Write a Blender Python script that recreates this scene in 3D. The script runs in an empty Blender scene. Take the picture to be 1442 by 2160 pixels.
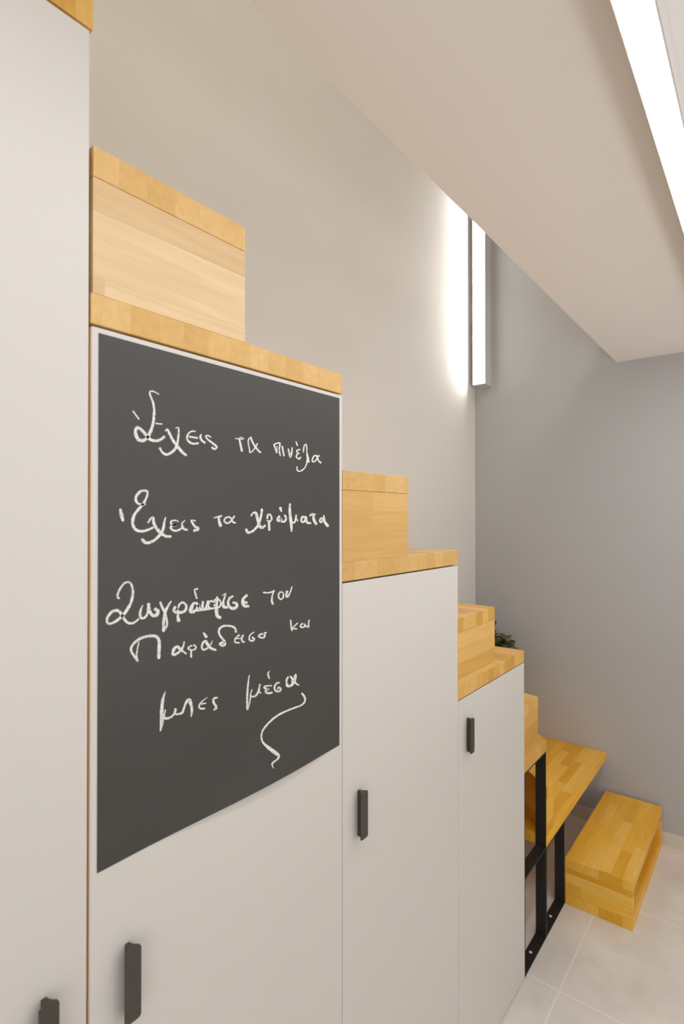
import bpy, bmesh, math, random
from mathutils import Vector, Matrix

# ------------------------------------------------------------------ camera
S = bpy.context.scene
COL = S.collection
cam_d = bpy.data.cameras.new('camera')
cam = bpy.data.objects.new('camera', cam_d)
COL.objects.link(cam)
S.camera = cam
EYE = 1.6459                      # eye height above the tiles
cam_d.sensor_fit = 'VERTICAL'
cam_d.sensor_height = 36.0
cam_d.lens = 36.0 * 1159.445 / 2160.0
yaw, pitch = math.radians(38.0314), math.radians(0.4112)
right = Vector((math.cos(yaw), math.sin(yaw), 0))
fwd_h = Vector((-math.sin(yaw), math.cos(yaw), 0))
fwd = fwd_h * math.cos(pitch) + Vector((0, 0, math.sin(pitch)))
up = right.cross(fwd)
rot = Matrix((right, up, -fwd)).transposed()
cam.matrix_world = Matrix.Translation((0, 0, EYE)) @ rot.to_4x4()
cam_d.clip_start = 0.02
cam_d.dof.use_dof = True
cam_d.dof.focus_distance = 1.25
cam_d.dof.aperture_fstop = 4.5

# ------------------------------------------------------------------ light
S.view_settings.view_transform = 'Standard'
S.view_settings.look = 'None'
S.view_settings.exposure = 0.12
S.view_settings.gamma = 1.0
S.view_settings.use_curve_mapping = False
S.render.engine = 'CYCLES'
S.cycles.use_denoising = True
S.cycles.max_bounces = 12
S.cycles.diffuse_bounces = 8
S.cycles.sample_clamp_indirect = 6.0

LED_CEILING = 17.0                # luminance of the long ceiling light
LED_WALL = 28.0                    # luminance of the upright wall light
SKY = 1.70                         # daylight through the added opening and window
LOFT = 29.0                       # lamp up in the loft
FILL_ROOM = 5.0                       # unseen fill light under the ceiling, added to brighten the room
FILL_UP = 20.0                         # unseen upward fill light, added to brighten the ceiling

w = bpy.data.worlds.new('world')
S.world = w
w.use_nodes = True
bg = w.node_tree.nodes['Background']
bg.inputs[0].default_value = (0.93, 0.96, 1.0, 1)
bg.inputs[1].default_value = SKY

def area(name, loc, sx, sy, power, color, rotation=(0, 0, 0)):
    d = bpy.data.lights.new(name, 'AREA')
    d.shape = 'RECTANGLE'; d.size = sx; d.size_y = sy
    d.energy = power; d.color = color
    o = bpy.data.objects.new(name, d); COL.objects.link(o)
    o.location = loc; o.rotation_euler = rotation
    return o

area('loft_lamp', (0.55, 0.9, 4.50), 0.8, 2.2, LOFT, (1.0, 0.92, 0.80))
area('ceiling_fill', (1.4, 1.75, 0.95), 0.8, 2.6, FILL_UP, (1.0, 0.98, 0.96), (math.pi, 0, 0))  # added fill, no lamp of the room
area('room_fill', (0.35, 1.25, 2.44), 0.25, 2.6, FILL_ROOM, (1.0, 0.98, 0.95))  # added fill, out of view

# ------------------------------------------------------------------ materials
def new_mat(name):
    m = bpy.data.materials.new(name)
    m.use_nodes = True
    nt = m.node_tree
    b = nt.nodes['Principled BSDF']
    return m, nt, b

def node(nt, kind, **kw):
    n = nt.nodes.new(kind)
    for k, v in kw.items():
        setattr(n, k, v)
    return n

def math_node(nt, op, a, b=None):
    n = nt.nodes.new('ShaderNodeMath'); n.operation = op
    for i, v in enumerate((a, b)):
        if v is None: continue
        if isinstance(v, (int, float)): n.inputs[i].default_value = v
        else: nt.links.new(v, n.inputs[i])
    return n.outputs[0]

def mix_rgb(nt, mode, fac, a, b):
    n = nt.nodes.new('ShaderNodeMix'); n.data_type = 'RGBA'; n.blend_type = mode
    for s, v in ((n.inputs[0], fac), (n.inputs[6], a), (n.inputs[7], b)):
        if isinstance(v, (int, float)): s.default_value = v
        elif isinstance(v, tuple): s.default_value = (*v, 1) if len(v) == 3 else v
        else: nt.links.new(v, s)
    return n.outputs[2]

def paint(name, col, rough=0.6, spec=0.3, var=0.04, scale=3.0, bump=0.0, bump_scale=40.0):
    m, nt, b = new_mat(name)
    tc = node(nt, 'ShaderNodeTexCoord')
    nz = node(nt, 'ShaderNodeTexNoise'); nz.inputs['Scale'].default_value = scale
    nz.inputs['Detail'].default_value = 4
    nt.links.new(tc.outputs['Object'], nz.inputs['Vector'])
    f = math_node(nt, 'MULTIPLY', nz.outputs[0], 1.0)
    c = mix_rgb(nt, 'MIX', f, tuple(x * (1 - var) for x in col), tuple(min(1, x * (1 + var)) for x in col))
    nt.links.new(c, b.inputs['Base Color'])
    b.inputs['Roughness'].default_value = rough
    b.inputs['Specular IOR Level'].default_value = spec
    if bump:
        n2 = node(nt, 'ShaderNodeTexNoise'); n2.inputs['Scale'].default_value = bump_scale
        n2.inputs['Detail'].default_value = 5
        nt.links.new(tc.outputs['Object'], n2.inputs['Vector'])
        bp = node(nt, 'ShaderNodeBump'); bp.inputs['Strength'].default_value = bump
        bp.inputs['Distance'].default_value = 0.01
        nt.links.new(n2.outputs[0], bp.inputs['Height'])
        nt.links.new(bp.outputs[0], b.inputs['Normal'])
    return m

def glow(name, col, strength):
    m, nt, b = new_mat(name)
    nt.nodes.remove(b)
    e = node(nt, 'ShaderNodeEmission')
    e.inputs[0].default_value = (*col, 1); e.inputs[1].default_value = strength
    nt.links.new(e.outputs[0], nt.nodes['Material Output'].inputs[0])
    return m

def wood(name, across, along, tones, width=0.0442, length=0.6, offset=0.0, seed=0.0, grain=0.16):
    """finger-jointed beech board: staves of one width, butt-jointed along their length"""
    m, nt, b = new_mat(name)
    L = nt.links
    tc = node(nt, 'ShaderNodeTexCoord')
    sp = node(nt, 'ShaderNodeSeparateXYZ'); L.new(tc.outputs['Object'], sp.inputs[0])
    ax = {'x': 0, 'y': 1, 'z': 2}
    A = sp.outputs[ax[across]]; B = sp.outputs[ax[along]]
    a = math_node(nt, 'DIVIDE', math_node(nt, 'ADD', A, offset), width)
    i = math_node(nt, 'FLOOR', a)
    w1 = node(nt, 'ShaderNodeTexWhiteNoise', noise_dimensions='1D')
    L.new(math_node(nt, 'ADD', i, seed + 0.37), w1.inputs['W'])
    l = math_node(nt, 'ADD', math_node(nt, 'DIVIDE', B, length), math_node(nt, 'MULTIPLY', w1.outputs[0], 7.0))
    j = math_node(nt, 'FLOOR', l)
    cv = node(nt, 'ShaderNodeCombineXYZ')
    L.new(i, cv.inputs[0]); L.new(j, cv.inputs[1]); cv.inputs[2].default_value = seed
    w2 = node(nt, 'ShaderNodeTexWhiteNoise', noise_dimensions='3D')
    L.new(cv.outputs[0], w2.inputs['Vector'])
    ramp = node(nt, 'ShaderNodeValToRGB')
    els = ramp.color_ramp.elements
    while len(els) < len(tones): els.new(0.5)
    for k, t in enumerate(tones):
        els[k].position = k / (len(tones) - 1); els[k].color = (*t, 1)
    L.new(w2.outputs['Value'], ramp.inputs[0])
    # grain drawn out along the stave, shifted from stave to stave
    mp = node(nt, 'ShaderNodeMapping')
    sc = [70.0, 70.0, 70.0]; sc[ax[along]] = 5.0
    mp.inputs['Scale'].default_value = sc
    L.new(tc.outputs['Object'], mp.inputs[0])
    ad = node(nt, 'ShaderNodeVectorMath', operation='MULTIPLY_ADD')
    L.new(w2.outputs['Color'], ad.inputs[0]); ad.inputs[1].default_value = (40, 40, 40); L.new(mp.outputs[0], ad.inputs[2])
    nz = node(nt, 'ShaderNodeTexNoise'); nz.inputs['Scale'].default_value = 1.0
    nz.inputs['Detail'].default_value = 5; nz.inputs['Distortion'].default_value = 0.6
    L.new(ad.outputs[0], nz.inputs['Vector'])
    g = math_node(nt, 'ADD', math_node(nt, 'MULTIPLY', math_node(nt, 'SUBTRACT', nz.outputs[0], 0.5), 2 * grain), 1.0)
    gc = node(nt, 'ShaderNodeCombineColor')
    L.new(g, gc.inputs[0])
    L.new(math_node(nt, 'POWER', g, 1.25), gc.inputs[1])
    L.new(math_node(nt, 'POWER', g, 1.7), gc.inputs[2])
    c = mix_rgb(nt, 'MULTIPLY', 1.0, ramp.outputs[0], gc.outputs[0])
    # glue lines
    fa = math_node(nt, 'FRACT', a); fl = math_node(nt, 'FRACT', l)
    ga = math_node(nt, 'LESS_THAN', fa, 0.016)
    gl = math_node(nt, 'LESS_THAN', fl, 0.0007 / length)
    gap = math_node(nt, 'MAXIMUM', ga, gl)
    c = mix_rgb(nt, 'MULTIPLY', math_node(nt, 'MULTIPLY', gap, 0.35), c, (0.62, 0.46, 0.24))
    L.new(c, b.inputs['Base Color'])
    b.inputs['Roughness'].default_value = 0.42
    b.inputs['Specular IOR Level'].default_value = 0.35
    return m

BEECH_LIT_PALE = [(0.635, 0.435, 0.222), (0.695, 0.495, 0.27), (0.73, 0.535, 0.307), (0.76, 0.568, 0.343)]  # paler staves, with strong light on the upper box put into the tone
BEECH_LIT = [(0.615, 0.37, 0.118), (0.65, 0.398, 0.136), (0.68, 0.425, 0.156), (0.705, 0.455, 0.182)]  # same beech on the upper steps, their stronger light put into the colour
BEECH_DIM = [(0.60, 0.312, 0.050), (0.665, 0.366, 0.074), (0.705, 0.405, 0.095), (0.75, 0.455, 0.135)]  # same beech where less light falls, put into a deeper colour
BEECH_BOOST = [(0.74, 0.365, 0.020), (0.84, 0.450, 0.040), (0.865, 0.48, 0.052), (0.89, 0.54, 0.10)]  # same beech on the low steps, deeper hue, brightened for weak light

M = {}
M['white'] = paint('cabinet_laminate', (0.665, 0.634, 0.598), 0.42, 0.35, 0.012, 2.0)
M['carcass'] = paint('carcass_board', (0.66, 0.56, 0.42), 0.6, 0.2, 0.03, 6.0)
M['edge'] = paint('door_core_edge', (0.82, 0.62, 0.40), 0.6, 0.2, 0.03, 6.0)
M['plaster'] = paint('left_wall_plaster', (0.72, 0.69, 0.655), 0.75, 0.2, 0.05, 2.2, 0.12, 9.0)
M['grey'] = paint('far_wall_grey_paint', (0.472, 0.476, 0.477), 0.75, 0.2, 0.03, 2.0, 0.10, 14.0)
M['soffit'] = paint('soffit_paint', (0.83, 0.80, 0.775), 0.8, 0.15, 0.02, 1.5)
M['room'] = paint('room_paint', (0.84, 0.835, 0.82), 0.8, 0.2, 0.02, 1.5)
M['black_metal'] = paint('black_steel', (0.017, 0.015, 0.013), 0.55, 0.35, 0.25, 30.0)
M['handle'] = paint('dark_bronze_metal', (0.052, 0.045, 0.037), 0.42, 0.5, 0.10, 60.0)
M['screw'] = paint('zinc', (0.75, 0.73, 0.70), 0.3, 0.6, 0.03, 60.0)
M['alu'] = paint('light_housing', (0.72, 0.715, 0.70), 0.5, 0.4, 0.02, 10.0)
M['grey_housing'] = paint('grey_light_housing', (0.56, 0.555, 0.55), 0.5, 0.4, 0.02, 10.0)
M['pot'] = paint('pot_ceramic', (0.60, 0.58, 0.55), 0.5, 0.4, 0.03, 12.0)
M['soil'] = paint('soil', (0.05, 0.035, 0.025), 0.9, 0.1, 0.4, 80.0)
M['stem'] = paint('stem_green', (0.06, 0.075, 0.025), 0.6, 0.3, 0.2, 40.0)
M['leaf'] = paint('leaf_green', (0.075, 0.095, 0.018), 0.5, 0.4, 0.55, 25.0)
M['led_ceiling'] = glow('opal_diffuser_ceiling', (0.97, 0.985, 1.0), LED_CEILING)
M['led_wall'] = glow('opal_diffuser_wall', (1.0, 0.985, 0.96), LED_WALL)

def chalkboard_mat():
    m, nt, b = new_mat('chalkboard_film')
    tc = node(nt, 'ShaderNodeTexCoord')
    nz = node(nt, 'ShaderNodeTexNoise'); nz.inputs['Scale'].default_value = 420; nz.inputs['Detail'].default_value = 2
    n2 = node(nt, 'ShaderNodeTexNoise'); n2.inputs['Scale'].default_value = 7; n2.inputs['Detail'].default_value = 5
    nt.links.new(tc.outputs['Object'], nz.inputs['Vector']); nt.links.new(tc.outputs['Object'], n2.inputs['Vector'])
    c1 = mix_rgb(nt, 'MIX', nz.outputs[0], (0.030, 0.029, 0.026), (0.052, 0.0505, 0.0455))
    c2 = mix_rgb(nt, 'MIX', n2.outputs[0], (0.86, 0.86, 0.86), (1.14, 1.13, 1.11))
    nt.links.new(mix_rgb(nt, 'MULTIPLY', 1.0, c1, c2), b.inputs['Base Color'])
    b.inputs['Roughness'].default_value = 0.46
    b.inputs['Specular IOR Level'].default_value = 0.6
    return m
M['board'] = chalkboard_mat()

def chalk_mat():
    m, nt, b = new_mat('chalk')
    tc = node(nt, 'ShaderNodeTexCoord')
    nz = node(nt, 'ShaderNodeTexNoise'); nz.inputs['Scale'].default_value = 520; nz.inputs['Detail'].default_value = 3
    nt.links.new(tc.outputs['Object'], nz.inputs['Vector'])
    rp = node(nt, 'ShaderNodeValToRGB')
    rp.color_ramp.elements[0].position = 0.30; rp.color_ramp.elements[0].color = (0.40, 0.39, 0.37, 1)
    rp.color_ramp.elements[1].position = 0.52; rp.color_ramp.elements[1].color = (0.84, 0.82, 0.79, 1)
    nt.links.new(nz.outputs[0], rp.inputs[0]); nt.links.new(rp.outputs[0], b.inputs['Base Color'])
    b.inputs['Roughness'].default_value = 0.9; b.inputs['Specular IOR Level'].default_value = 0.1
    return m
M['chalk'] = chalk_mat()

def tile_mat():
    m, nt, b = new_mat('floor_tile')
    L = nt.links
    tc = node(nt, 'ShaderNodeTexCoord')
    sp = node(nt, 'ShaderNodeSeparateXYZ'); L.new(tc.outputs['Object'], sp.inputs[0])
    T = 0.6
    a = math_node(nt, 'DIVIDE', math_node(nt, 'ADD', sp.outputs[0], 0.5875 + 6 * T), T)
    c = math_node(nt, 'DIVIDE', math_node(nt, 'ADD', sp.outputs[1], -1.9735 + 12 * T), T)
    def edge(v):
        f = math_node(nt, 'FRACT', v)
        return math_node(nt, 'LESS_THAN', math_node(nt, 'MINIMUM', f, math_node(nt, 'SUBTRACT', 1.0, f)), 0.0052)
    gap = math_node(nt, 'MAXIMUM', edge(a), edge(c))
    nz = node(nt, 'ShaderNodeTexNoise'); nz.inputs['Scale'].default_value = 5; nz.inputs['Detail'].default_value = 7
    nz.inputs['Roughness'].default_value = 0.6
    L.new(tc.outputs['Object'], nz.inputs['Vector'])
    rp = node(nt, 'ShaderNodeValToRGB')
    rp.color_ramp.elements[0].position = 0.34; rp.color_ramp.elements[0].color = (0.68, 0.632, 0.575, 1)
    rp.color_ramp.elements[1].position = 0.66; rp.color_ramp.elements[1].color = (0.80, 0.752, 0.69, 1)
    L.new(nz.outputs[0], rp.inputs[0])
    col = mix_rgb(nt, 'MIX', gap, rp.outputs[0], (0.83, 0.795, 0.745))
    L.new(col, b.inputs['Base Color'])
    b.inputs['Roughness'].default_value = 0.45; b.inputs['Specular IOR Level'].default_value = 0.35
    return m
M['tile'] = tile_mat()
M['base_tile'] = paint('baseboard_tile', (0.65, 0.61, 0.56), 0.45, 0.35, 0.08, 6.0)

# ------------------------------------------------------------------ helpers
def bm_box(bm, x0, x1, y0, y1, z0, z1):
    v = [bm.verts.new(p) for p in ((x0, y0, z0), (x1, y0, z0), (x1, y1, z0), (x0, y1, z0),
                                   (x0, y0, z1), (x1, y0, z1), (x1, y1, z1), (x0, y1, z1))]
    for f in ((0, 3, 2, 1), (4, 5, 6, 7), (0, 1, 5, 4), (1, 2, 6, 5), (2, 3, 7, 6), (3, 0, 4, 7)):
        bm.faces.new([v[k] for k in f])

def bm_prism(bm, poly, z0, z1):
    lo = [bm.verts.new((x, y, z0)) for x, y in poly]
    hi = [bm.verts.new((x, y, z1)) for x, y in poly]
    bm.faces.new(lo[::-1]); bm.faces.new(hi)
    n = len(poly)
    for i in range(n):
        bm.faces.new((lo[i], lo[(i + 1) % n], hi[(i + 1) % n], hi[i]))

def bm_tube(bm, pts, radii, seg=8):
    rings = []
    for k, p in enumerate(pts):
        p = Vector(p)
        t = (Vector(pts[min(k + 1, len(pts) - 1)]) - Vector(pts[max(k - 1, 0)])).normalized()
        u = t.orthogonal().normalized(); v = t.cross(u)
        rings.append([bm.verts.new(p + radii[k] * (math.cos(6.2832 * s / seg) * u + math.sin(6.2832 * s / seg) * v)) for s in range(seg)])
    for a, b in zip(rings, rings[1:]):
        for s in range(seg):
            bm.faces.new((a[s], a[(s + 1) % seg], b[(s + 1) % seg], b[s]))
    bm.faces.new(rings[0][::-1]); bm.faces.new(rings[-1])

def bm_lathe(bm, prof, seg=28, cx=0, cy=0):
    rings = [[bm.verts.new((cx + r * math.cos(6.2832 * s / seg), cy + r * math.sin(6.2832 * s / seg), z)) for s in range(seg)] for r, z in prof]
    for a, b in zip(rings, rings[1:]):
        for s in range(seg):
            bm.faces.new((a[s], a[(s + 1) % seg], b[(s + 1) % seg], b[s]))
    bm.faces.new(rings[0][::-1]); bm.faces.new(rings[-1])

def obj(name, bm, mat, parent=None, bevel=0.0, smooth=False, origin=None, seg=2):
    """one mesh object; vertices given in world space, origin moved to the parent's base"""
    me = bpy.data.meshes.new(name)
    bmesh.ops.recalc_face_normals(bm, faces=bm.faces)
    o0 = Vector(parent_base(parent)) if parent else Vector(origin or (0, 0, 0))
    bmesh.ops.translate(bm, verts=bm.verts, vec=-o0)
    bm.to_mesh(me); bm.free()
    me.materials.append(mat)
    if smooth:
        for p in me.polygons: p.use_smooth = True
    o = bpy.data.objects.new(name, me); COL.objects.link(o)
    if parent: o.parent = parent
    else: o.location = o0
    if bevel:
        b = o.modifiers.new('edge', 'BEVEL'); b.width = bevel; b.segments = seg; b.limit_method = 'ANGLE'
        b.angle_limit = math.radians(50)
    return o

def parent_base(p):
    v = Vector((0, 0, 0))
    while p:
        v += p.location; p = p.parent
    return v

def boxes(*bs):
    bm = bmesh.new()
    for b in bs: bm_box(bm, *b)
    return bm

def prism(poly, z0, z1):
    bm = bmesh.new(); bm_prism(bm, poly, z0, z1); return bm

def tag(o, label, cat, group=None):
    o['label'] = label; o['category'] = cat
    if group: o['group'] = group
    return o

def thing(name, label, cat, loc, group=None):
    o = bpy.data.objects.new(name, None); COL.objects.link(o)
    o.location = loc; o.empty_display_size = 0.1
    return tag(o, label, cat, group)

def struct(name, bm, mat):
    o = obj(name, bm, mat); o['kind'] = 'structure'; return o

# ------------------------------------------------------------------ setting
XW, YE = -1.4414, 3.1760          # left wall, far wall
XR, YN = 2.60, -2.40              # right wall, near wall
ZC, XS = 2.4576, -0.6441          # underside of the loft slab and its edge
ZT = 4.60
struct('floor', boxes((XW - .15, XR + .15, YN - .15, YE + .15, -0.12, 0)), M['tile'])
struct('wall_left', boxes((XW - .15, XW, YN - .15, YE + .15, 0, ZT)), M['plaster'])
struct('wall_far', boxes((XW, XR, YE, YE + .15, 0, ZT)), M['grey'])
# the right wall, out of the picture, with a window added near the far end for more daylight
struct('wall_right', boxes((XR, XR + .15, YN - .15, 0.9, 0, ZT), (XR, XR + .15, 2.9, YE + .15, 0, ZT),
                           (XR, XR + .15, 0.9, 2.9, 0, 1.35), (XR, XR + .15, 0.9, 2.9, 2.35, ZT)), M['room'])
# the near wall, behind the camera, with a wide opening added to let in fill daylight
struct('wall_near', boxes((XW, 0.1, YN - .15, YN, 0, ZT), (2.2, XR, YN - .15, YN, 0, ZT),
                          (0.1, 2.2, YN - .15, YN, 2.25, ZT)), M['room'])
struct('ceiling', boxes((XS, XR, YN, YE, ZC, ZC + .22)), M['soffit'])
struct('ceiling_loft', boxes((XW - .15, XR + .15, YN - .15, YE + .15, ZT, ZT + .12)), M['room'])
struct('baseboard_far', boxes((-0.438, XR, YE - .009, YE, 0, 0.066), (XW, -0.70, YE - .009, YE, 0, 0.066), (-0.70, -0.438, YE - .009, YE, 0, 0.066)), M['base_tile'])

# ------------------------------------------------------------------ stair data
XF = -0.700                       # plane of the cabinet fronts
XB = XW + 0.004                   # back of the stair, at the left wall
TH = 0.0405                       # thickness of the boards
Y = [-0.170, 0.3627, 0.8967, 1.4265, 1.9502, 2.1918, 2.4302]
Z = {1: .1937, 2: .3913, 3: .5811, 4: .7664, 5: .9618, 6: 1.1652, 7: 1.3555, 8: 1.5497, 9: 1.7407, 10: 1.9391, 11: 2.1339, 12: 2.3248}

# ------------------------------------------------------------------ cabinets with doors and pulls
def pull_bm(y0, ztop):
    """black pull: slim stem on the door, wider front plate with softened corners"""
    bm = bmesh.new()
    z1, z0 = ztop, ztop - 0.0985
    ya, yb, xo, th = y0 - 0.0090, y0 + 0.0143, 0.0175, 0.0030
    r = 0.0045
    ol = []
    for cy, cz, a0 in ((yb - r, z1 - r, 0), (ya + .0015, z1 - .0015, 90), (ya + .0015, z0 + .0015, 180), (yb - r, z0 + r, 270)):
        rr = r if cy == yb - r else .0015
        for k in range(5):
            t = math.radians(a0 + 22.5 * k)
            ol.append((cy + rr * math.cos(t), cz + rr * math.sin(t)))
    f = [bm.verts.new((XF + xo, y, z)) for y, z in ol]
    g = [bm.verts.new((XF + xo - th, y, z)) for y, z in ol]
    bm.faces.new(f); bm.faces.new(g[::-1])
    for i in range(len(ol)):
        j = (i + 1) % len(ol); bm.faces.new((f[i], g[i], g[j], f[j]))
    # stem profile (y, x) with concave flanks
    pr = [(0, 0), (.0062, 0), (.0068, .004), (.0082, .008), (.0105, .0115), (.0133, .0140), (.0133, .0148), (-.0080, .0148), (-.0080, .0142), (-.0040, .0118), (-.0012, .0080), (-.0002, .004)]
    lo = [bm.verts.new((XF + x, y0 + y, z0 + .0012)) for y, x in pr]
    hi = [bm.verts.new((XF + x, y0 + y, z1 - .0012)) for y, x in pr]
    bm.faces.new(lo); bm.faces.new(hi[::-1])
    for i in range(len(pr)):
        j = (i + 1) % len(pr); bm.faces.new((lo[i], lo[j], hi[j], hi[i]))
    return bm

def cabinet(y0, y1, ztop, dy0, dy1, hy, label, lip=False):
    c = thing('stair_cabinet', label, 'cabinet', (XF, (y0 + y1) / 2, 0), 'white cabinets under the stair')
    p = 0.018
    obj('carcass', boxes((XB, XF - .0190, y0 + .001, y0 + p, 0, ztop), (XB, XF - .0190, y1 - p, y1 - .001, 0, ztop),
                         (XB, XB + .01, y0 + p, y1 - p, 0, ztop), (XB + .01, XF - .0190, y0 + p, y1 - p, ztop - p, ztop),
                         (XB + .01, XF - .0190, y0 + p, y1 - p, 0.0, 0.06)), M['carcass'], c)
    d = obj('door', boxes((XF - .0185, XF, dy0, dy1, 0.004, ztop - 0.0035)), M['white'], c, bevel=0.0012)
    if lip:                                     # the raw board edge that shows in the wider gap
        obj('edge_band', boxes((XF - .0175, XF - .0008, dy0 - .0006, dy0 + .0002, 0.005, ztop - 0.0045)), M['edge'], d)
    h = obj('handle', pull_bm(hy, 1.0608), M['handle'], d)
    h['label'] = 'dark bronze pull handle'
    return c

cabinet(Y[0], Y[1], Z[12] - TH, Y[0] + .001, 0.3597, 0.3030, 'tallest white cabinet at the left edge of the picture, reaching to the uppermost wooden tread')
cabinet(Y[1], Y[2], Z[10] - TH, 0.3640, Y[2] - .0008, 0.4128, 'white cabinet whose door carries the chalkboard sheet', lip=True)
cabinet(Y[2], Y[3], Z[8] - TH, Y[2] + .0010, Y[3] - .0008, 0.9485, 'plain white cabinet right of the chalkboard, second lowest of the cabinets')
cabinet(Y[3], Y[4], Z[6] - TH, Y[3] + .0010, Y[4], 1.4820, 'shortest white cabinet, standing next to the black steel frame')

# ------------------------------------------------------------------ treads
def wmat(name, across, along, tones, **kw):
    return wood(name, across, along, tones, **kw)

def tread(y0, y1, k, tones, label, seed, off=0.0, poly=None, across='y', along='x', length=0.7):
    z1 = Z[k]
    pl = poly or [(XB, y0), (XF, y0), (XF, y1), (XB, y1)]
    m = wood('beech_tread_%d' % k, across, along, tones, length=length, offset=off, seed=seed)
    bs = (XF, y0, z1 - TH)
    o = obj('stair_tread', prism(pl, z1 - TH, z1), m, None, bevel=0.0012, origin=bs)
    return tag(o, label, 'stair tread', 'wooden stair treads')

tread(Y[0], 0.3648, 12, BEECH_DIM, 'uppermost wooden tread, cut off by the top left corner of the picture', 3, off=.02)
tread(Y[1], Y[2], 10, BEECH_LIT, 'wooden tread on top of the cabinet with the chalkboard', 11, off=.0315)
tread(Y[2], Y[3], 8, BEECH_LIT, 'wooden tread on top of the plain cabinet right of the chalkboard', 21, off=.003)
tread(Y[3], Y[4], 6, BEECH_DIM, 'wooden tread on top of the shortest white cabinet', 35, off=.01)
D4 = (2.868 - 2.1956) / (XF - XW)           # slanted nosing of the first winder
tread(Y[4], 2.1956, 4, BEECH_DIM, 'wooden tread with a slanted end, resting on the tall part of the black steel frame', 41,
      poly=[(XB, Y[4] + .0006), (XF, Y[4] + .0006), (XF, 2.1956), (XB, 2.1956 + D4 * (XF - XB))])
tread(Y[5], YE - .002, 2, BEECH_BOOST, 'broad low wooden landing tread running to the grey wall above the floor step', 52, across='x', along='y', length=0.27, off=.02)

# ------------------------------------------------------------------ hollow step boxes
def step_box(y0, y1, k, tones_t, tones_p, label, seed, slant=0.0, off=0.0, plen=0.9):
    z0, z1 = Z[k - 1], Z[k]
    b = thing('step_box', label, 'stair step', (XF, y0, z0), 'hollow wooden step boxes')
    mt = wood('beech_box_top_%d' % k, 'y', 'x', tones_t, length=0.7, offset=off, seed=seed)
    mp = wood('beech_box_panel_%d' % k, 'z', 'y', tones_p, length=plen, seed=seed + .5, offset=0.0442 * 4 - (z1 - TH - z0))
    yb = y1 + slant * (XF - XB)
    obj('top_board', prism([(XB, y0), (XF, y0), (XF, y1), (XB, yb)], z1 - TH, z1), mt, b, bevel=0.001)
    obj('front_panel', boxes((XF - .032, XF - .0003, y0, y1 - .0002, z0, z1 - TH - .0006)), mp, b, bevel=0.0006)
    t = .02
    xi = XF - .0325
    ys = lambda x: y1 + slant * (XF - x) - .0004
    obj('end_panel', prism([(XB, ys(XB) - t), (xi, ys(xi) - t), (xi, ys(xi)), (XB, ys(XB))], z0, z1 - TH - .0006), mp, b)
    obj('back_panel', boxes((XB, XB + .018, y0, ys(XB) - t - .001, z0, z1 - TH - .0006)), mp, b)
    return b

step_box(Y[1] + .0025, 0.6297, 11, BEECH_LIT, BEECH_LIT_PALE, 'pale wooden step box standing on the tread above the chalkboard', 216, off=.008)
step_box(Y[2] + .0010, 1.1583, 9, BEECH_LIT, BEECH_LIT, 'wooden step box standing on the tread right of the chalkboard', 75, off=.02, plen=.35)
step_box(Y[3] + .0010, 1.6881, 7, BEECH_DIM, BEECH_DIM, 'wooden step box on the shortest cabinet, in front of the leafy plant', 84, off=.012)
step_box(Y[4] + .0010, 2.0975, 5, BEECH_DIM, BEECH_DIM, 'small wooden step box on the slanted tread above the black steel frame', 91, slant=.262)

# winder box on the landing, under the slanted tread
def winder():
    z0, z1 = Z[2], Z[3]
    b = thing('step_box', 'wedge-shaped wooden step box on the landing, half hidden behind the black steel frame', 'stair step', (XF, 2.2, z0), 'hollow wooden step boxes')
    A = (XF - .001, 2.1975); Bp = (XF - .001, 2.2844)
    k2 = 1.764
    yf = YE - .004
    Cc = (Bp[0] - (yf - Bp[1]) / k2, yf); Dd = (XB, yf); Ee = (XB, A[1] + D4 * (A[0] - XB))
    mt = wood('beech_winder_top', 'x', 'y', BEECH_BOOST, length=.4, seed=101)
    mp = wood('beech_winder_panel', 'z', 'y', BEECH_BOOST, length=.5, seed=104)
    obj('top_board', prism([A, Bp, Cc, Dd, Ee], z1 - TH, z1), mt, b, bevel=.001)
    zt = z1 - TH - .0006
    obj('front_panel', boxes((XF - .022, XF - .0014, 2.1985, 2.2835, z0, zt)), mp, b)
    def slab(P, Q, t, name):
        P = Vector(P); Q = Vector(Q); d = (Q - P).normalized(); n = Vector((-d.y, d.x)) * t
        obj(name, prism([tuple(P), tuple(Q), tuple(Q + n), tuple(P + n)], z0, zt), mp, b)
    slab((XF - .024, A[1] + D4 * .023 + .001), (XB + .02, A[1] + D4 * (A[0] - XB - .02) + .001), -.018, 'near_riser')
    slab((XF - .024, Bp[1] + k2 * .023 - .002), (Cc[0] + .012, yf - .024), .018, 'far_riser')
winder()

# the floor step: open towards the room
def floor_step():
    x0, x1, y0, y1 = XF + .0005, -0.4411, 2.4325, 3.158
    z1 = Z[1]
    b = thing('step_box', 'lowest wooden step, an open-sided box standing on the floor tiles', 'stair step', (x0, y0, 0), 'hollow wooden step boxes')
    mt = wood('beech_floor_step_top', 'x', 'y', BEECH_BOOST, length=.23, seed=122, offset=.0)
    ms = wood('beech_floor_step_side', 'z', 'x', BEECH_BOOST, length=.34, seed=138, offset=.0)
    obj('top_board', boxes((x0, x1, y0, y1, z1 - TH, z1)), mt, b, bevel=.0012)
    obj('bottom_board', boxes((x0, x1, y0, y1, 0.0, TH)), mt, b, bevel=.0012)
    for ya, yb in ((y0 + .0003, y0 + .028), (y1 - .028, y1 - .0003)):
        obj('side_panel', boxes((x0 + .0003, x1 - .0003, ya, yb, TH + .0004, z1 - TH - .0004)), ms, b, bevel=.0006)
    obj('back_panel', boxes((x0 + .0003, x0 + .02, y0 + .0285, y1 - .0285, TH + .0004, z1 - TH - .0004)), ms, b)
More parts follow.
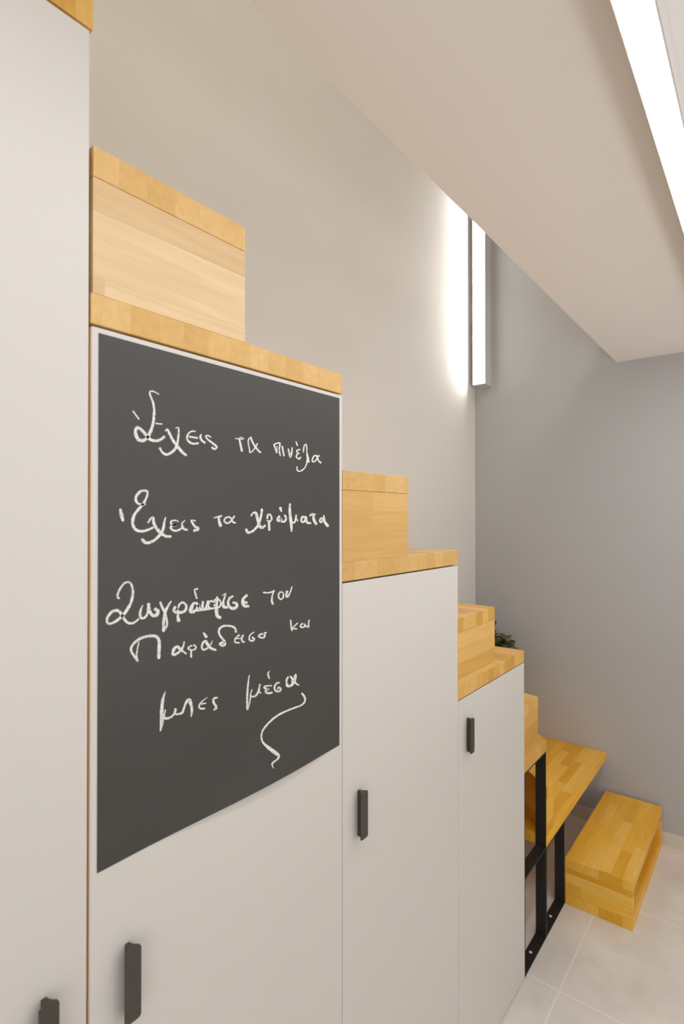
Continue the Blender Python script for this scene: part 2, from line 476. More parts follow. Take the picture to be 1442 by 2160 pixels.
floor_step()

# ------------------------------------------------------------------ black steel frames
def flat_frame(y0, y1, ztop, label, zmid=None, screw_y=None):
    f = thing('steel_frame', label, 'frame', (XF, (y0 + y1) / 2, 0), 'black steel frames under the lower treads')
    a, b, t = XF - .0405, XF - .0005, .006
    obj('bottom_bar', boxes((a, b, y0, y1, 0, t)), M['black_metal'], f, bevel=.0008)
    obj('top_bar', boxes((a, b, y0, y1, ztop - t, ztop)), M['black_metal'], f, bevel=.0008)
    for ya, yb in ((y0, y0 + t), (y1 - t, y1)):
        obj('upright', boxes((a, b, ya, yb, t, ztop - t)), M['black_metal'], f, bevel=.0008)
    if zmid:
        obj('middle_bar', boxes((a, b, y0 + t, y1 - t, zmid - t, zmid)), M['black_metal'], f, bevel=.0008)
    bm = bmesh.new(); bm_lathe(bm, [(.0058, t - .0004), (.0058, t + .0010), (.0044, t + .0024), (.0015, t + .0028)], 16, XF - .0222, screw_y)
    s = obj('screw', bm, M['screw'], f, smooth=False)
    s['label'] = 'shiny zinc screw head'
flat_frame(Y[4] + .0022, 2.1908, Z[4] - TH, 'tall black flat-bar steel frame holding up the slanted tread', zmid=Z[2] - TH, screw_y=2.073)
flat_frame(2.1926, Y[6], Z[2] - TH, 'low black flat-bar steel frame under the landing tread', screw_y=2.309)

# ------------------------------------------------------------------ lights
L1 = thing('ceiling_light', 'long white linear light with a glowing diffuser fixed under the ceiling', 'lamp', (-0.156, 1.2, ZC))
bm = boxes((-0.183, -0.1795, -0.9, 2.70, 2.3998, ZC - .0005), (-0.1323, -0.1288, -0.9, 2.70, 2.398, ZC - .0005),
           (-0.1795, -0.1323, -0.9, 2.70, ZC - .006, ZC - .0005))
obj('housing', bm, M['alu'], L1)
obj('diffuser', boxes((-0.1793, -0.1325, -0.896, 2.696, 2.3982, 2.4032)), M['led_ceiling'], L1)
for ya, yb in ((-0.903, -0.900), (2.700, 2.703)):
    obj('end_cap', boxes((-0.183, -0.1288, ya, yb, 2.398, ZC - .0005)), M['alu'], L1)

L2 = thing('wall_light', 'upright linear light glowing in the corner, mounted on the grey wall', 'lamp', (-1.374, YE, 2.43))
obj('housing', boxes((-1.4100, -1.4088, 3.0765, YE - .0005, 2.4335, 3.62), (-1.3377, -1.3365, 3.0812, YE - .0005, 2.4335, 3.62),
                     (-1.4088, -1.3377, 3.095, YE - .0005, 2.4335, 3.62)), M['grey_housing'], L2)
obj('diffuser', boxes((-1.4087, -1.3378, 3.0770, 3.0830, 2.4340, 3.617)), M['led_wall'], L2)
obj('end_cap', boxes((-1.410, -1.3365, 3.0765, YE - .0005, 2.4300, 2.4332)), M['grey_housing'], L2)

# ------------------------------------------------------------------ chalkboard sheet and writing
BY0, BY1, BZ0, BZ1 = 0.3728, 0.8855, 1.1768, 1.8878
cb = thing('chalkboard', 'dark grey chalkboard sheet with white handwriting stuck on the cabinet door', 'chalkboard', (XF, (BY0 + BY1) / 2, BZ0))
def lift(y, z):
    s = max(0.0, min(1.0, (y - 0.44) / (0.885 - 0.44)))
    h = (math.sin(math.pi * s ** 1.15) ** 1.3) if 0 < s < 1 else 0.0
    d = max(0.0, 1 - (z - BZ0) / 0.10)
    return 0.0080 * h * d * d
def sheet():
    bm = bmesh.new()
    ys = [BY0 + (BY1 - BY0) * k / 48 for k in range(49)]
    zs = [BZ0 + 0.10 * k / 14 for k in range(15)] + [BZ0 + .10 + (BZ1 - BZ0 - .10) * k / 6 for k in range(1, 7)]
    fr = [[bm.verts.new((XF + .0007 + lift(y, z), y, z)) for z in zs] for y in ys]
    bk = [[bm.verts.new((XF + .0002 + lift(y, z), y, z)) for z in zs] for y in ys]
    n, m = len(ys), len(zs)
    for i in range(n - 1):
        for j in range(m - 1):
            bm.faces.new((fr[i][j], fr[i + 1][j], fr[i + 1][j + 1], fr[i][j + 1]))
            bm.faces.new((bk[i][j + 1], bk[i + 1][j + 1], bk[i + 1][j], bk[i][j]))
    for i in range(n - 1):
        for j in (0, m - 1):
            bm.faces.new((fr[i][j], bk[i][j], bk[i + 1][j], fr[i + 1][j]))
    for j in range(m - 1):
        for i in (0, n - 1):
            bm.faces.new((fr[i][j], fr[i][j + 1], bk[i][j + 1], bk[i][j]))
    return bm
obj('sheet', sheet(), M['board'], cb)

# the handwriting: outlines of every chalk stroke on the board, in tenths of a millimetre (y, z)
CHALK = [
    '4216 17916 9 7 -10 -14 17 15 -16 -19 21 16 2 -39 18 15 3 -38 18 15 5 -37 16 12 5 -36 17 14 -13 -17 15 12 -9 -11 8 6|4639 18223 -4 -6 4 10 -8 -12 5 14 -9 -14 -4 20 -10 -15 -4 20 -9 -15 -5 20 -9 -16 -4 20 -9 -16 -4 19 -8 -16 -4 21 -9 -20 -4 22 -7 -21 -5 22 -5 -23 -8 21 -1 -20 -11 17 3 -19 -14 15 7 -17 -16 11 11 -13 -21 6 22 -10 -25 0 22 -2 -24 -8 23 3 -24 -14 26 7 -26 -21 31 12 -24 -25 27 12 -20 -26 24 12 -19 -27 26 13 -21 -30 30 17 -21 -31 29 15 -20 -30 27 14 -22 -30 31 14 -28 -29 35 14 -33 -30 39 14 -31 -27 31 9 -29 -26 33 9 -31 -26 34 8 -31 -25 32 7 -33 -26 35 6 -35 -26 36 5 -41 -28 45 5 -44 -29 41 4 -41 -28 36 2 -43 -25 46 2 -47 -22 43 1 -43 -19 38 0 -44 -18 43 -1 -47 -18 43 -3 -48 -18 42 -4 -51 -18 47 -6 -50 -17 39 -5 -49 -14 45 -9 -55 -9 50 -12 -58 -5 49 -14 -57 -3 49 -14 -57 -1 50 -15 -57 3 51 -16 -50 4 39 -14 -48 7 45 -21 -48 10 33 -21 -44 10 34 -24 -45 11 29 -25 -45 18 33 -36 -43 30 26 -42 -33 35 14 -41 -24 41 8 -49 -17 43 0 -41 -10 42 -5 -45 -5 46 -10 -46 1 44 -15 -39 9 45 -26 -43 22 48 -39 -41 28 43 -36 -27 34 39 -47 -27 38 38 -44 -23 42 36 -52 -23 46 33 -49 -17 46 30 -51 -15 49 27 -51 -11 49 21 -49 -6 46 17 -41 -1 50 11 -54 5 50 5 -39 8 45 -2 -43 16 45 -14 -38 25 35 -24 -21 32 20 -34 -5 43 6 -45 10 48 -3 -47 18 42 -7 -43 21 36 -8 -41 23 33 -12 -40 28 33 -17 -42 32 32 -20 -42 33 30 -19 -41 32 28 -22 -43 37 33 -22 -43 34 28 -22 -42 36 30 -24 -44 38 32 -22 -42 31 29 -19 -40 32 31 -22 -43 35 38 -21 -46 30 39 -12 -42 19 33 -5 -40 18 38 -1 -43 13 42 4 -45 9 44 8 -42 5 40 13 -38 1 37 17 -34 -2 35 21 -34 -8 40 26 -34 -12 37 30 -28 -16 32 34 -23 -20 31 35 -20 -21 28 37 -20 -26 30 36 -19 -24 24 37 -16 -31 25 40 -17 -31 25 39 -17 -29 25 34 -16 -25 21 25 -11 -13 11|4576 17789 1 8 2 -12 2 15 3 -16 2 18 22 -19 3 22 23 -19 2 18 23 -18 2 20 23 -18 3 18 2 -17 2 16 2 -12 1 8|4739 17697 -7 6 14 -6 -14 12 19 -10 -16 14 27 -8 -21 17 30 -9 -22 18 25 -15 -11 25 6 -26 15 29 -15 -29 28 19 -23 -28 31 15 -26 -29 34 16 -29 -34 41 21 -29 -39 39 21 -24 -41 35 19 -24 -42 40 22 -24 -43 36 22 -23 -41 37 22 -25 -43 42 27 -25 -44 37 25 -20 -41 32 24 -19 -40 34 27 -22 -42 37 31 -23 -44 38 32 -25 -47 43 36 -23 -48 37 29 -21 -48 41 33 -21 -49 37 32 -17 -45 32 31 -16 -43 31 34 -14 -42 26 34 -10 -38 22 29 -9 -39 26 33 -16 -34 22 28 -10 -25 11 15|4962 17789 9 2 -13 -6 18 3 -19 -7 20 4 -21 -23 25 4 -25 -24 27 4 -28 -23 30 4 -29 -24 28 3 -31 -24 32 2 -35 -24 33 1 -38 -24 39 1 -40 -23 34 0 -40 -23 39 -1 -43 -22 38 -2 -42 -20 35 -3 -46 -16 45 -7 -49 -11 39 -9 -44 -8 33 -10 -47 -2 43 -17 -48 1 33 -16 -47 4 36 -22 -49 11 34 -27 -46 12 28 -25 -42 14 25 -27 -40 16 22 -28 -39 18 21 -30 -35 20 14 -27 -28 21 11 -29 -22 28 5 -34 -13 35 -3 -39 -5 39 -11 -37 2 40 -18 -38 7 40 -21 -32 8 36 -21 -27 10 34 -25 -25 13 32 -23 -19 16 29 -27 -17 19 28 -28 -15 22 29 -31 -16 23 29 -31 -17 25 22 -26 -15 17 16 -14 -8|4916 17763 -3 6 7 -7 -5 11 9 -10 -6 13 12 -11 -6 13 12 -9 -6 11 12 -9 -7 13 13 -11 -7 14 10 -11 -6 12 8 -8 -3 6|5283 17762 -2 -7 -1 11 -4 -14 0 16 -5 -17 -9 17 -4 -16 -9 20 -5 -21 -10 21 -2 -21 -15 18 4 -19 -22 13 8 -18 -25 10 11 -17 -29 8 16 -17 -31 5 19 -14 -33 1 24 -12 -36 -3 28 -10 -39 -5 33 -9 -39 -7 34 -5 -36 -10 31 0 -34 -15 34 4 -31 -19 31 8 -27 -21 30 12 -26 -26 34 19 -22 -29 26 20 -17 -32 29 26 -14 -33 22 25 -8 -33 20 28 -3 -35 17 31 1 -34 13 29 5 -33 8 31 11 -30 2 29 15 -27 -1 28 17 -26 -2 29 17 -25 -3 27 17 -27 -6 32 18 -27 -7 27 19 -26 -9 32 19 -24 -6 23 12 -20 -5 20 9 -14 -3 11|5151 17662 2 12 3 -17 4 22 2 -25 5 27 31 -28 5 28 32 -28 5 26 31 -29 6 30 31 -30 6 28 2 -26 5 24 2 -19 3 13|5381 17735 11 -3 -18 1 20 -6 -24 2 23 -7 -32 -4 29 -8 -40 -4 38 -6 -41 -11 40 4 -40 -24 44 12 -36 -32 39 17 -26 -37 35 25 -11 -37 23 24 0 -37 22 28 -1 -40 25 31 -15 -33 21 27 -10 -24 12 15|5578 17706 -6 -8 5 13 -11 -15 8 18 -13 -17 0 22 -12 -17 0 23 -13 -18 0 24 -12 -20 -2 23 -7 -21 -9 22 -1 -23 -14 21 3 -23 -18 17 10 -19 -24 13 23 -15 -26 2 23 -2 -25 -9 27 6 -25 -18 28 13 -18 -23 22 16 -10 -27 22 20 -5 -31 20 21 -2 -31 20 21 -4 -34 25 27 -5 -37 23 27 -2 -36 21 26 -3 -37 25 29 -5 -37 22 25 -5 -36 25 28 -8 -36 25 27 -13 -36 31 27 -21 -29 29 14 -32 -18 41 3 -42 -6 36 -9 -37 3 27 -13 -34 12 27 -24 -28 20 13 -25 -20 26 7 -34 -14 32 -1 -33 -4 33 -12 -33 7 34 -20 -29 15 33 -27 -28 15 30 -21 -22 14 30 -25 -27 17 29 -22 -23 11 20 -11 -12',
    '6066 17742 2 7 0 -10 5 13 -1 -15 5 16 11 -18 6 17 11 -18 5 17 11 -19 5 18 13 -17 3 15 15 -17 3 19 17 -19 2 20 17 -17 0 17 17 -15 -2 17 18 -13 -4 16 21 -12 -9 17 22 -11 -15 15 21 0 -19 -6 9 14 -12 -15 -4 19 -8 -14 -10 18 -6 -15 -10 15 -2 -14 -12 13 5 -16 -17 10 9 -12 -20 9 12 -16 -21 12 10 -16 -14 12 9 -13 -11 8 5 -7|6149 17744 15 4 -20 -10 28 8 -29 -14 33 9 -25 -36 35 10 -29 -37 39 11 -35 -41 49 13 -36 -45 42 11 -31 -46 41 11 -35 -47 50 12 -44 -20 42 11 -30 -15 22 6|6416 17811 8 -6 -16 6 17 -12 -23 9 19 -14 -31 4 18 -13 -33 4 22 -15 -34 2 23 -10 -34 -4 27 -6 -31 -10 25 -1 -30 -15 28 1 -28 -18 27 3 -24 -21 23 4 -21 -25 28 7 -19 -28 23 6 -18 -29 27 8 -18 -27 23 5 -24 -27 32 5 -28 -28 29 5 -26 -26 30 9 -19 -25 21 19 4 -18 -6 17 25 -8 -14 13 32 -1 -19 14 37 -1 -22 14 38 2 -21 12 40 5 -24 12 42 7 -26 11 39 9 -21 8 36 9 -26 8 39 9 -29 8 37 11 -24 6 34 11 -22 6 23 -1 -19 4 16 0 -10 2|6397 17806 17 7 -22 -15 33 14 -33 -21 39 16 -28 -36 38 15 -29 -35 42 16 -28 -36 36 16 -25 -37 39 19 -20 -37 32 17 -19 -39 40 22 -23 -42 42 25 -25 -41 41 24 -20 -36 30 19 -18 -35 36 24 -18 -34 29 21 -17 -34 34 25 -19 -35 31 26 -15 -33 27 24 -15 -33 30 28 -17 -36 30 28 -20 -30 26 23 -14 -21 14 12',
    '6956 17739 15 5 -20 -11 29 10 -29 -16 34 12 -22 -36 34 11 -24 -36 38 13 -23 -36 33 12 -23 -34 37 14 -27 -35 42 16 -33 -37 48 18 -40 -24 41 15 -28 -17 22 8|6958 17722 -7 10 16 -12 -13 19 22 -17 -16 22 35 -16 -18 25 34 -14 -14 20 31 -14 -12 23 29 -18 -9 25 29 -19 -7 24 28 -20 -3 27 17 -24 9 25 -10 -26 38 17 -34 -25 36 3 -43 -24 40 -1 -45 -24 36 -1 -43 -24 42 2 -37 -23 32 3 -34 -24 38 5 -35 -25 36 6 -34 -24 38 7 -36 -24 41 9 -32 -23 32 9 -26 -22 31 8 -27 -22 33 8 -29 -12 28 7 -20 -10 15 4|7039 17718 12 1 -18 -5 23 2 -25 -6 26 2 -24 -23 21 1 -24 -23 26 2 -25 -23 22 2 -23 -23 22 2 -21 -5 19 1 -15 -4 11 1|7167 17727 19 4 -26 -11 36 8 -38 -15 43 9 -39 -34 46 9 -37 -34 41 9 -35 -36 42 10 -34 -39 44 11 -34 -40 43 10 -30 -39 37 9 -32 -14 31 8 -22 -11 16 5|7327 17698 14 3 -20 -8 28 6 -29 -12 33 8 -29 -27 36 8 -34 -28 43 10 -39 -29 47 11 -40 -30 46 12 -38 -34 46 12 -36 -36 43 13 -36 -35 47 20 -6 -35 -16 37 44 -12 -55 9 58 18 -44 3 54 26 -47 2 54 25 -47 1 52 22 -48 -1 48 23 -41 -1 41 23 -36 -1 37 23 -32 -1 30 6 -27 -1 21 5 -14 0|7532 17847 15 6 -19 -12 27 11 -26 -16 32 12 -22 -28 31 12 -23 -28 36 13 -27 -29 37 13 -26 -29 35 13 -29 -17 30 11 -21 -13 16 6|7667 17717 3 -13 -11 18 4 -25 -15 25 5 -29 -22 24 4 -25 -23 24 5 -28 -24 22 10 -24 -30 17 23 -20 -40 9 37 -14 -45 -1 37 -6 -39 -8 34 1 -32 -18 33 17 -13 -26 18 24 4 -27 13 23 4 -27 18 24 -22 -21 43 8 -41 2 27 -23 -38 15 17 -21 -38 14 23 -23 -42 11 34 -16 -42 0 32 -7 -42 -7 38 -4 -42 -13 40 3 -35 -20 37 14 -19 -26 25 18 -5 -31 23 23 -1 -33 21 28 5 -32 4 31 24 -23 -27 23 39 -9 -32 12 44 -2 -39 14 47 -4 -36 14 39 -7 -30 11 27 -4 -16 6|7752 17659 -14 0 21 4 -27 -1 30 6 -32 -1 40 30 -39 -2 41 31 -35 -1 41 28 -38 1 44 20 -35 4 47 13 -37 9 47 5 -29 13 39 -5 -20 18 16 -19 11 27 -14 -26 34 15 -27 -25 34 10 -33 -27 42 9 -34 -28 35 6 -32 -29 35 4 -34 -32 35 4 -32 -34 31 4 -32 -32 36 4 -36 -30 42 7 -34 -29 34 5 -33 -28 38 4 -35 -28 33 2 -36 -29 35 1 -43 -29 43 0 -47 -28 40 -2 -46 -24 34 -4 -46 -19 34 -6 -47 -16 31 -8 -47 -12 29 -10 -46 -8 26 -12 -45 -3 23 -15 -47 2 23 -19 -46 7 21 -21 -41 12 16 -22 -35 15 10 -22 -29 17 4 -21 -21 21 -3 -25 -8 24 -14 -21 10 27 -30 -20 22 27 -34 -14 29 24 -37 -11 30 20 -33 -7 29 15 -30 -3 35 12 -39 -1 41 11 -40 -1 36 11 -31 -1 29 6 -26 -1 20 4 -14 0|7837 17643 24 7 -32 -16 45 13 -45 -21 52 15 -44 -38 58 16 -42 -36 46 12 -45 -35 61 13 -51 -34 52 9 -47 -31 49 7 -52 -30 62 9 -56 -18 53 8 -39 -13 27 4|8152 17645 1 -13 -9 18 2 -24 -12 25 2 -29 -21 26 1 -27 -22 27 3 -30 -25 23 9 -22 -36 16 29 -24 -45 7 31 -13 -49 -4 39 -11 -50 -8 38 -7 -49 -10 43 -4 -49 -13 45 -1 -44 -16 39 2 -41 -19 45 9 -31 -24 30 21 -7 -26 9 26 16 -26 -4 27 29 -20 -13 22 37 -13 -23 19 46 -6 -36 17 52 1 -35 13 53 4 -40 13 54 3 -37 14 50 3 -32 11 46 5 -31 10 47 4 -34 12 50 3 -37 13 40 -6 -32 11 29 -4 -17 6|8123 17640 22 6 -30 -14 43 11 -44 -19 50 12 -36 -41 46 12 -39 -42 55 16 -31 -41 39 17 -13 -37 32 24 -5 -38 32 29 -8 -43 38 34 -24 -36 32 29 -16 -26 17 15',
    '4028 16557 17 4 -23 -11 31 6 -32 -14 37 7 -32 -28 36 7 -37 -29 46 10 -43 -33 51 11 -44 -38 51 13 -39 -39 43 10 -34 -38 41 10 -35 -17 34 8 -24 -13 18 4|4424 16630 1 -11 -6 16 1 -21 -8 22 2 -25 -20 25 3 -27 -20 27 2 -30 -18 30 -1 -32 -13 30 -5 -26 -8 29 -9 -26 -3 32 -14 -27 4 32 -19 -25 11 33 -25 -24 19 32 -31 -20 26 29 -35 -15 33 26 -42 -11 38 20 -39 -4 38 14 -37 2 38 8 -35 7 41 4 -37 13 43 -2 -35 18 44 -4 -30 20 47 -7 -34 27 47 -12 -28 27 40 -15 -22 27 32 -20 -14 28 24 -23 -7 27 18 -25 -3 28 15 -30 0 34 14 -30 2 26 11 -29 7 29 2 -32 16 28 -11 -29 26 17 -23 -22 30 5 -31 -17 33 0 -32 -15 27 -3 -32 -11 31 -6 -37 -8 33 -10 -38 -6 27 -10 -36 -5 28 -11 -38 -4 32 -12 -41 -1 36 -14 -44 1 38 -16 -44 3 36 -17 -41 5 30 -18 -38 8 27 -20 -39 12 29 -25 -41 15 30 -26 -41 11 27 -21 -42 9 31 -25 -47 9 32 -25 -49 10 36 -27 -47 8 30 -21 -45 7 36 -23 -45 6 31 -19 -44 4 36 -19 -46 2 39 -17 -51 -1 48 -15 -55 -4 50 -13 -53 -6 46 -9 -50 -10 48 -6 -50 -12 49 -2 -44 -15 38 1 -41 -18 47 6 -39 -22 37 8 -37 -25 47 15 -39 -31 44 19 -32 -33 37 21 -24 -34 29 23 -18 -37 30 32 -14 -41 23 32 -6 -40 17 34 0 -41 13 37 6 -38 7 30 11 -36 4 37 15 -39 0 39 21 -37 -5 36 25 -33 -8 34 29 -27 -10 29 31 -26 -12 33 32 -25 -12 30 32 -23 -13 28 33 -19 -12 25 33 -18 -14 27 34 -20 -14 28 20 -23 -12 24 15 -16 -7 12|4463 16355 -9 5 16 -4 -18 10 22 -7 -21 12 33 3 -24 12 35 2 -27 14 37 -1 -27 17 34 -7 -22 19 31 -13 -18 23 27 -19 -13 26 17 -26 0 31 -7 -29 30 21 -33 -22 42 4 -40 -16 38 0 -40 -18 42 1 -38 -21 38 6 -38 -26 49 12 -39 -31 42 13 -36 -34 47 18 -34 -37 41 20 -28 -39 40 24 -24 -41 36 25 -24 -45 42 33 -24 -46 36 30 -19 -43 33 30 -15 -42 28 29 -12 -41 27 31 -12 -43 29 35 -14 -47 30 38 -10 -43 21 29 -4 -39 18 33 2 -41 11 37 10 -39 3 36 17 -35 -2 33 20 -34 -4 37 21 -38 -3 39 13 -36 -2 34 9 -26 -1 18|4746 16445 8 -2 -13 0 15 -4 -17 1 18 -4 -27 -14 25 -5 -33 -12 30 -7 -37 -11 33 -8 -37 -11 32 -6 -41 -12 43 -6 -46 -13 44 -5 -45 -12 40 -7 -50 -9 51 -12 -51 -7 40 -11 -51 -5 48 -16 -51 -2 37 -15 -50 1 43 -22 -51 5 35 -22 -50 10 38 -28 -52 13 36 -29 -50 14 32 -28 -47 14 30 -28 -48 16 30 -32 -44 16 22 -26 -42 19 24 -33 -42 24 20 -34 -40 26 18 -35 -37 30 15 -38 -31 35 10 -40 -24 37 4 -37 -15 40 -4 -42 -7 43 -11 -39 4 45 -24 -41 13 42 -26 -27 23 40 -42 -32 29 41 -36 -27 24 38 -34 -26 24 31 -28 -22 16 22 -15 -12|4978 16377 -3 -5 1 9 -4 -11 1 13 -5 -13 -7 19 -7 -15 -7 20 -7 -16 -7 21 -6 -17 -10 21 -2 -21 -15 22 1 -21 -19 20 4 -21 -20 18 5 -19 -21 17 13 -22 -26 15 22 -20 -30 10 25 -13 -29 2 26 -6 -28 -5 29 1 -31 -14 37 10 -28 -22 28 15 -18 -27 23 21 -7 -30 12 27 10 -33 3 34 22 -32 -1 30 22 -30 -1 30 0 -26 19 22 -19 4 4 -32 -23 33 4 -36 -26 32 6 -31 -28 29 15 -34 -30 26 22 -28 -35 19 28 -24 -38 14 34 -18 -40 4 38 -6 -39 -9 42 8 -34 -21 34 16 -23 -26 26 20 -14 -30 22 25 -6 -33 16 27 3 -35 12 30 8 -34 7 29 14 -32 0 31 20 -26 -7 24 27 -21 -12 27 30 -22 -15 28 29 -19 -13 21 29 -17 -18 26 30 -17 -18 22 30 -14 -17 20 27 -11 -14 17 18 -13 -12 14 13 -9 -7 8|5084 16396 5 -4 -10 5 11 -9 -14 7 12 -10 -25 0 11 -11 -27 2 15 -13 -31 3 22 -14 -31 0 24 -8 -30 -7 29 -3 -29 -13 31 2 -31 -18 37 7 -34 -23 41 14 -32 -27 37 18 -26 -31 32 22 -18 -31 25 23 -11 -33 19 28 -2 -32 9 28 6 -33 4 34 10 -33 3 30 10 -29 3 24 3 -22 3 20 3 -16 1 11|5288 16387 -1 -8 -2 12 -2 -15 -2 17 -3 -17 -19 22 -4 -23 -20 25 -3 -20 -20 23 1 -23 -24 19 23 -19 -26 -2 28 6 -22 -23 32 16 -22 -32 35 19 -22 -30 30 15 -26 -30 39 19 -26 -31 32 17 -21 -31 31 20 -18 -35 29 30 -9 -40 19 35 1 -40 14 34 -1 -40 20 38 -15 -35 30 22 -34 -18 43 1 -42 1 37 -17 -42 17 36 -30 -40 28 26 -37 -33 35 16 -40 -29 33 10 -33 -27 33 10 -38 -27 36 11 -39 -21 35 9 -34 -15 24 5 -17',
    '5625 16423 -2 6 6 -8 -4 11 8 -11 -5 13 31 -9 -6 16 33 -13 -8 22 34 -17 -8 24 32 -20 -7 25 32 -22 -8 28 34 -25 -9 31 17 -27 -8 26 13 -19 -4 14|5712 16454 21 2 -29 -9 39 4 -41 -13 46 5 -43 -25 47 5 -43 -25 46 5 -43 -29 51 9 -44 -34 53 11 -49 -39 65 15 -54 -40 62 14 -53 -24 53 12 -37 -18 28 7|6025 16395 -12 -9 12 16 -21 -17 17 23 -25 -20 10 32 -26 -19 10 32 -25 -20 7 32 -20 -22 -2 32 -10 -29 -14 29 2 -27 -26 25 11 -29 -31 21 14 -23 -33 16 22 -23 -38 13 29 -20 -38 6 27 -13 -37 -1 34 -9 -38 -6 36 0 -31 -15 32 9 -23 -22 28 14 -14 -25 21 17 -8 -29 18 27 1 -30 7 25 12 -26 1 24 20 -26 -8 29 27 -21 -13 22 35 -15 -25 24 42 -11 -27 21 44 -7 -29 20 43 -5 -27 18 41 -2 -26 15 39 1 -26 13 44 0 -35 18 46 -1 -29 15 31 -9 -25 13 22 -6 -13 7|5983 16413 15 4 -19 -10 27 8 -26 -15 32 10 -26 -29 39 13 -25 -31 30 12 -15 -29 24 20 -2 -29 11 26 9 -29 5 27 12 -28 5 25 3 -24 4 21 2 -17 3 12',
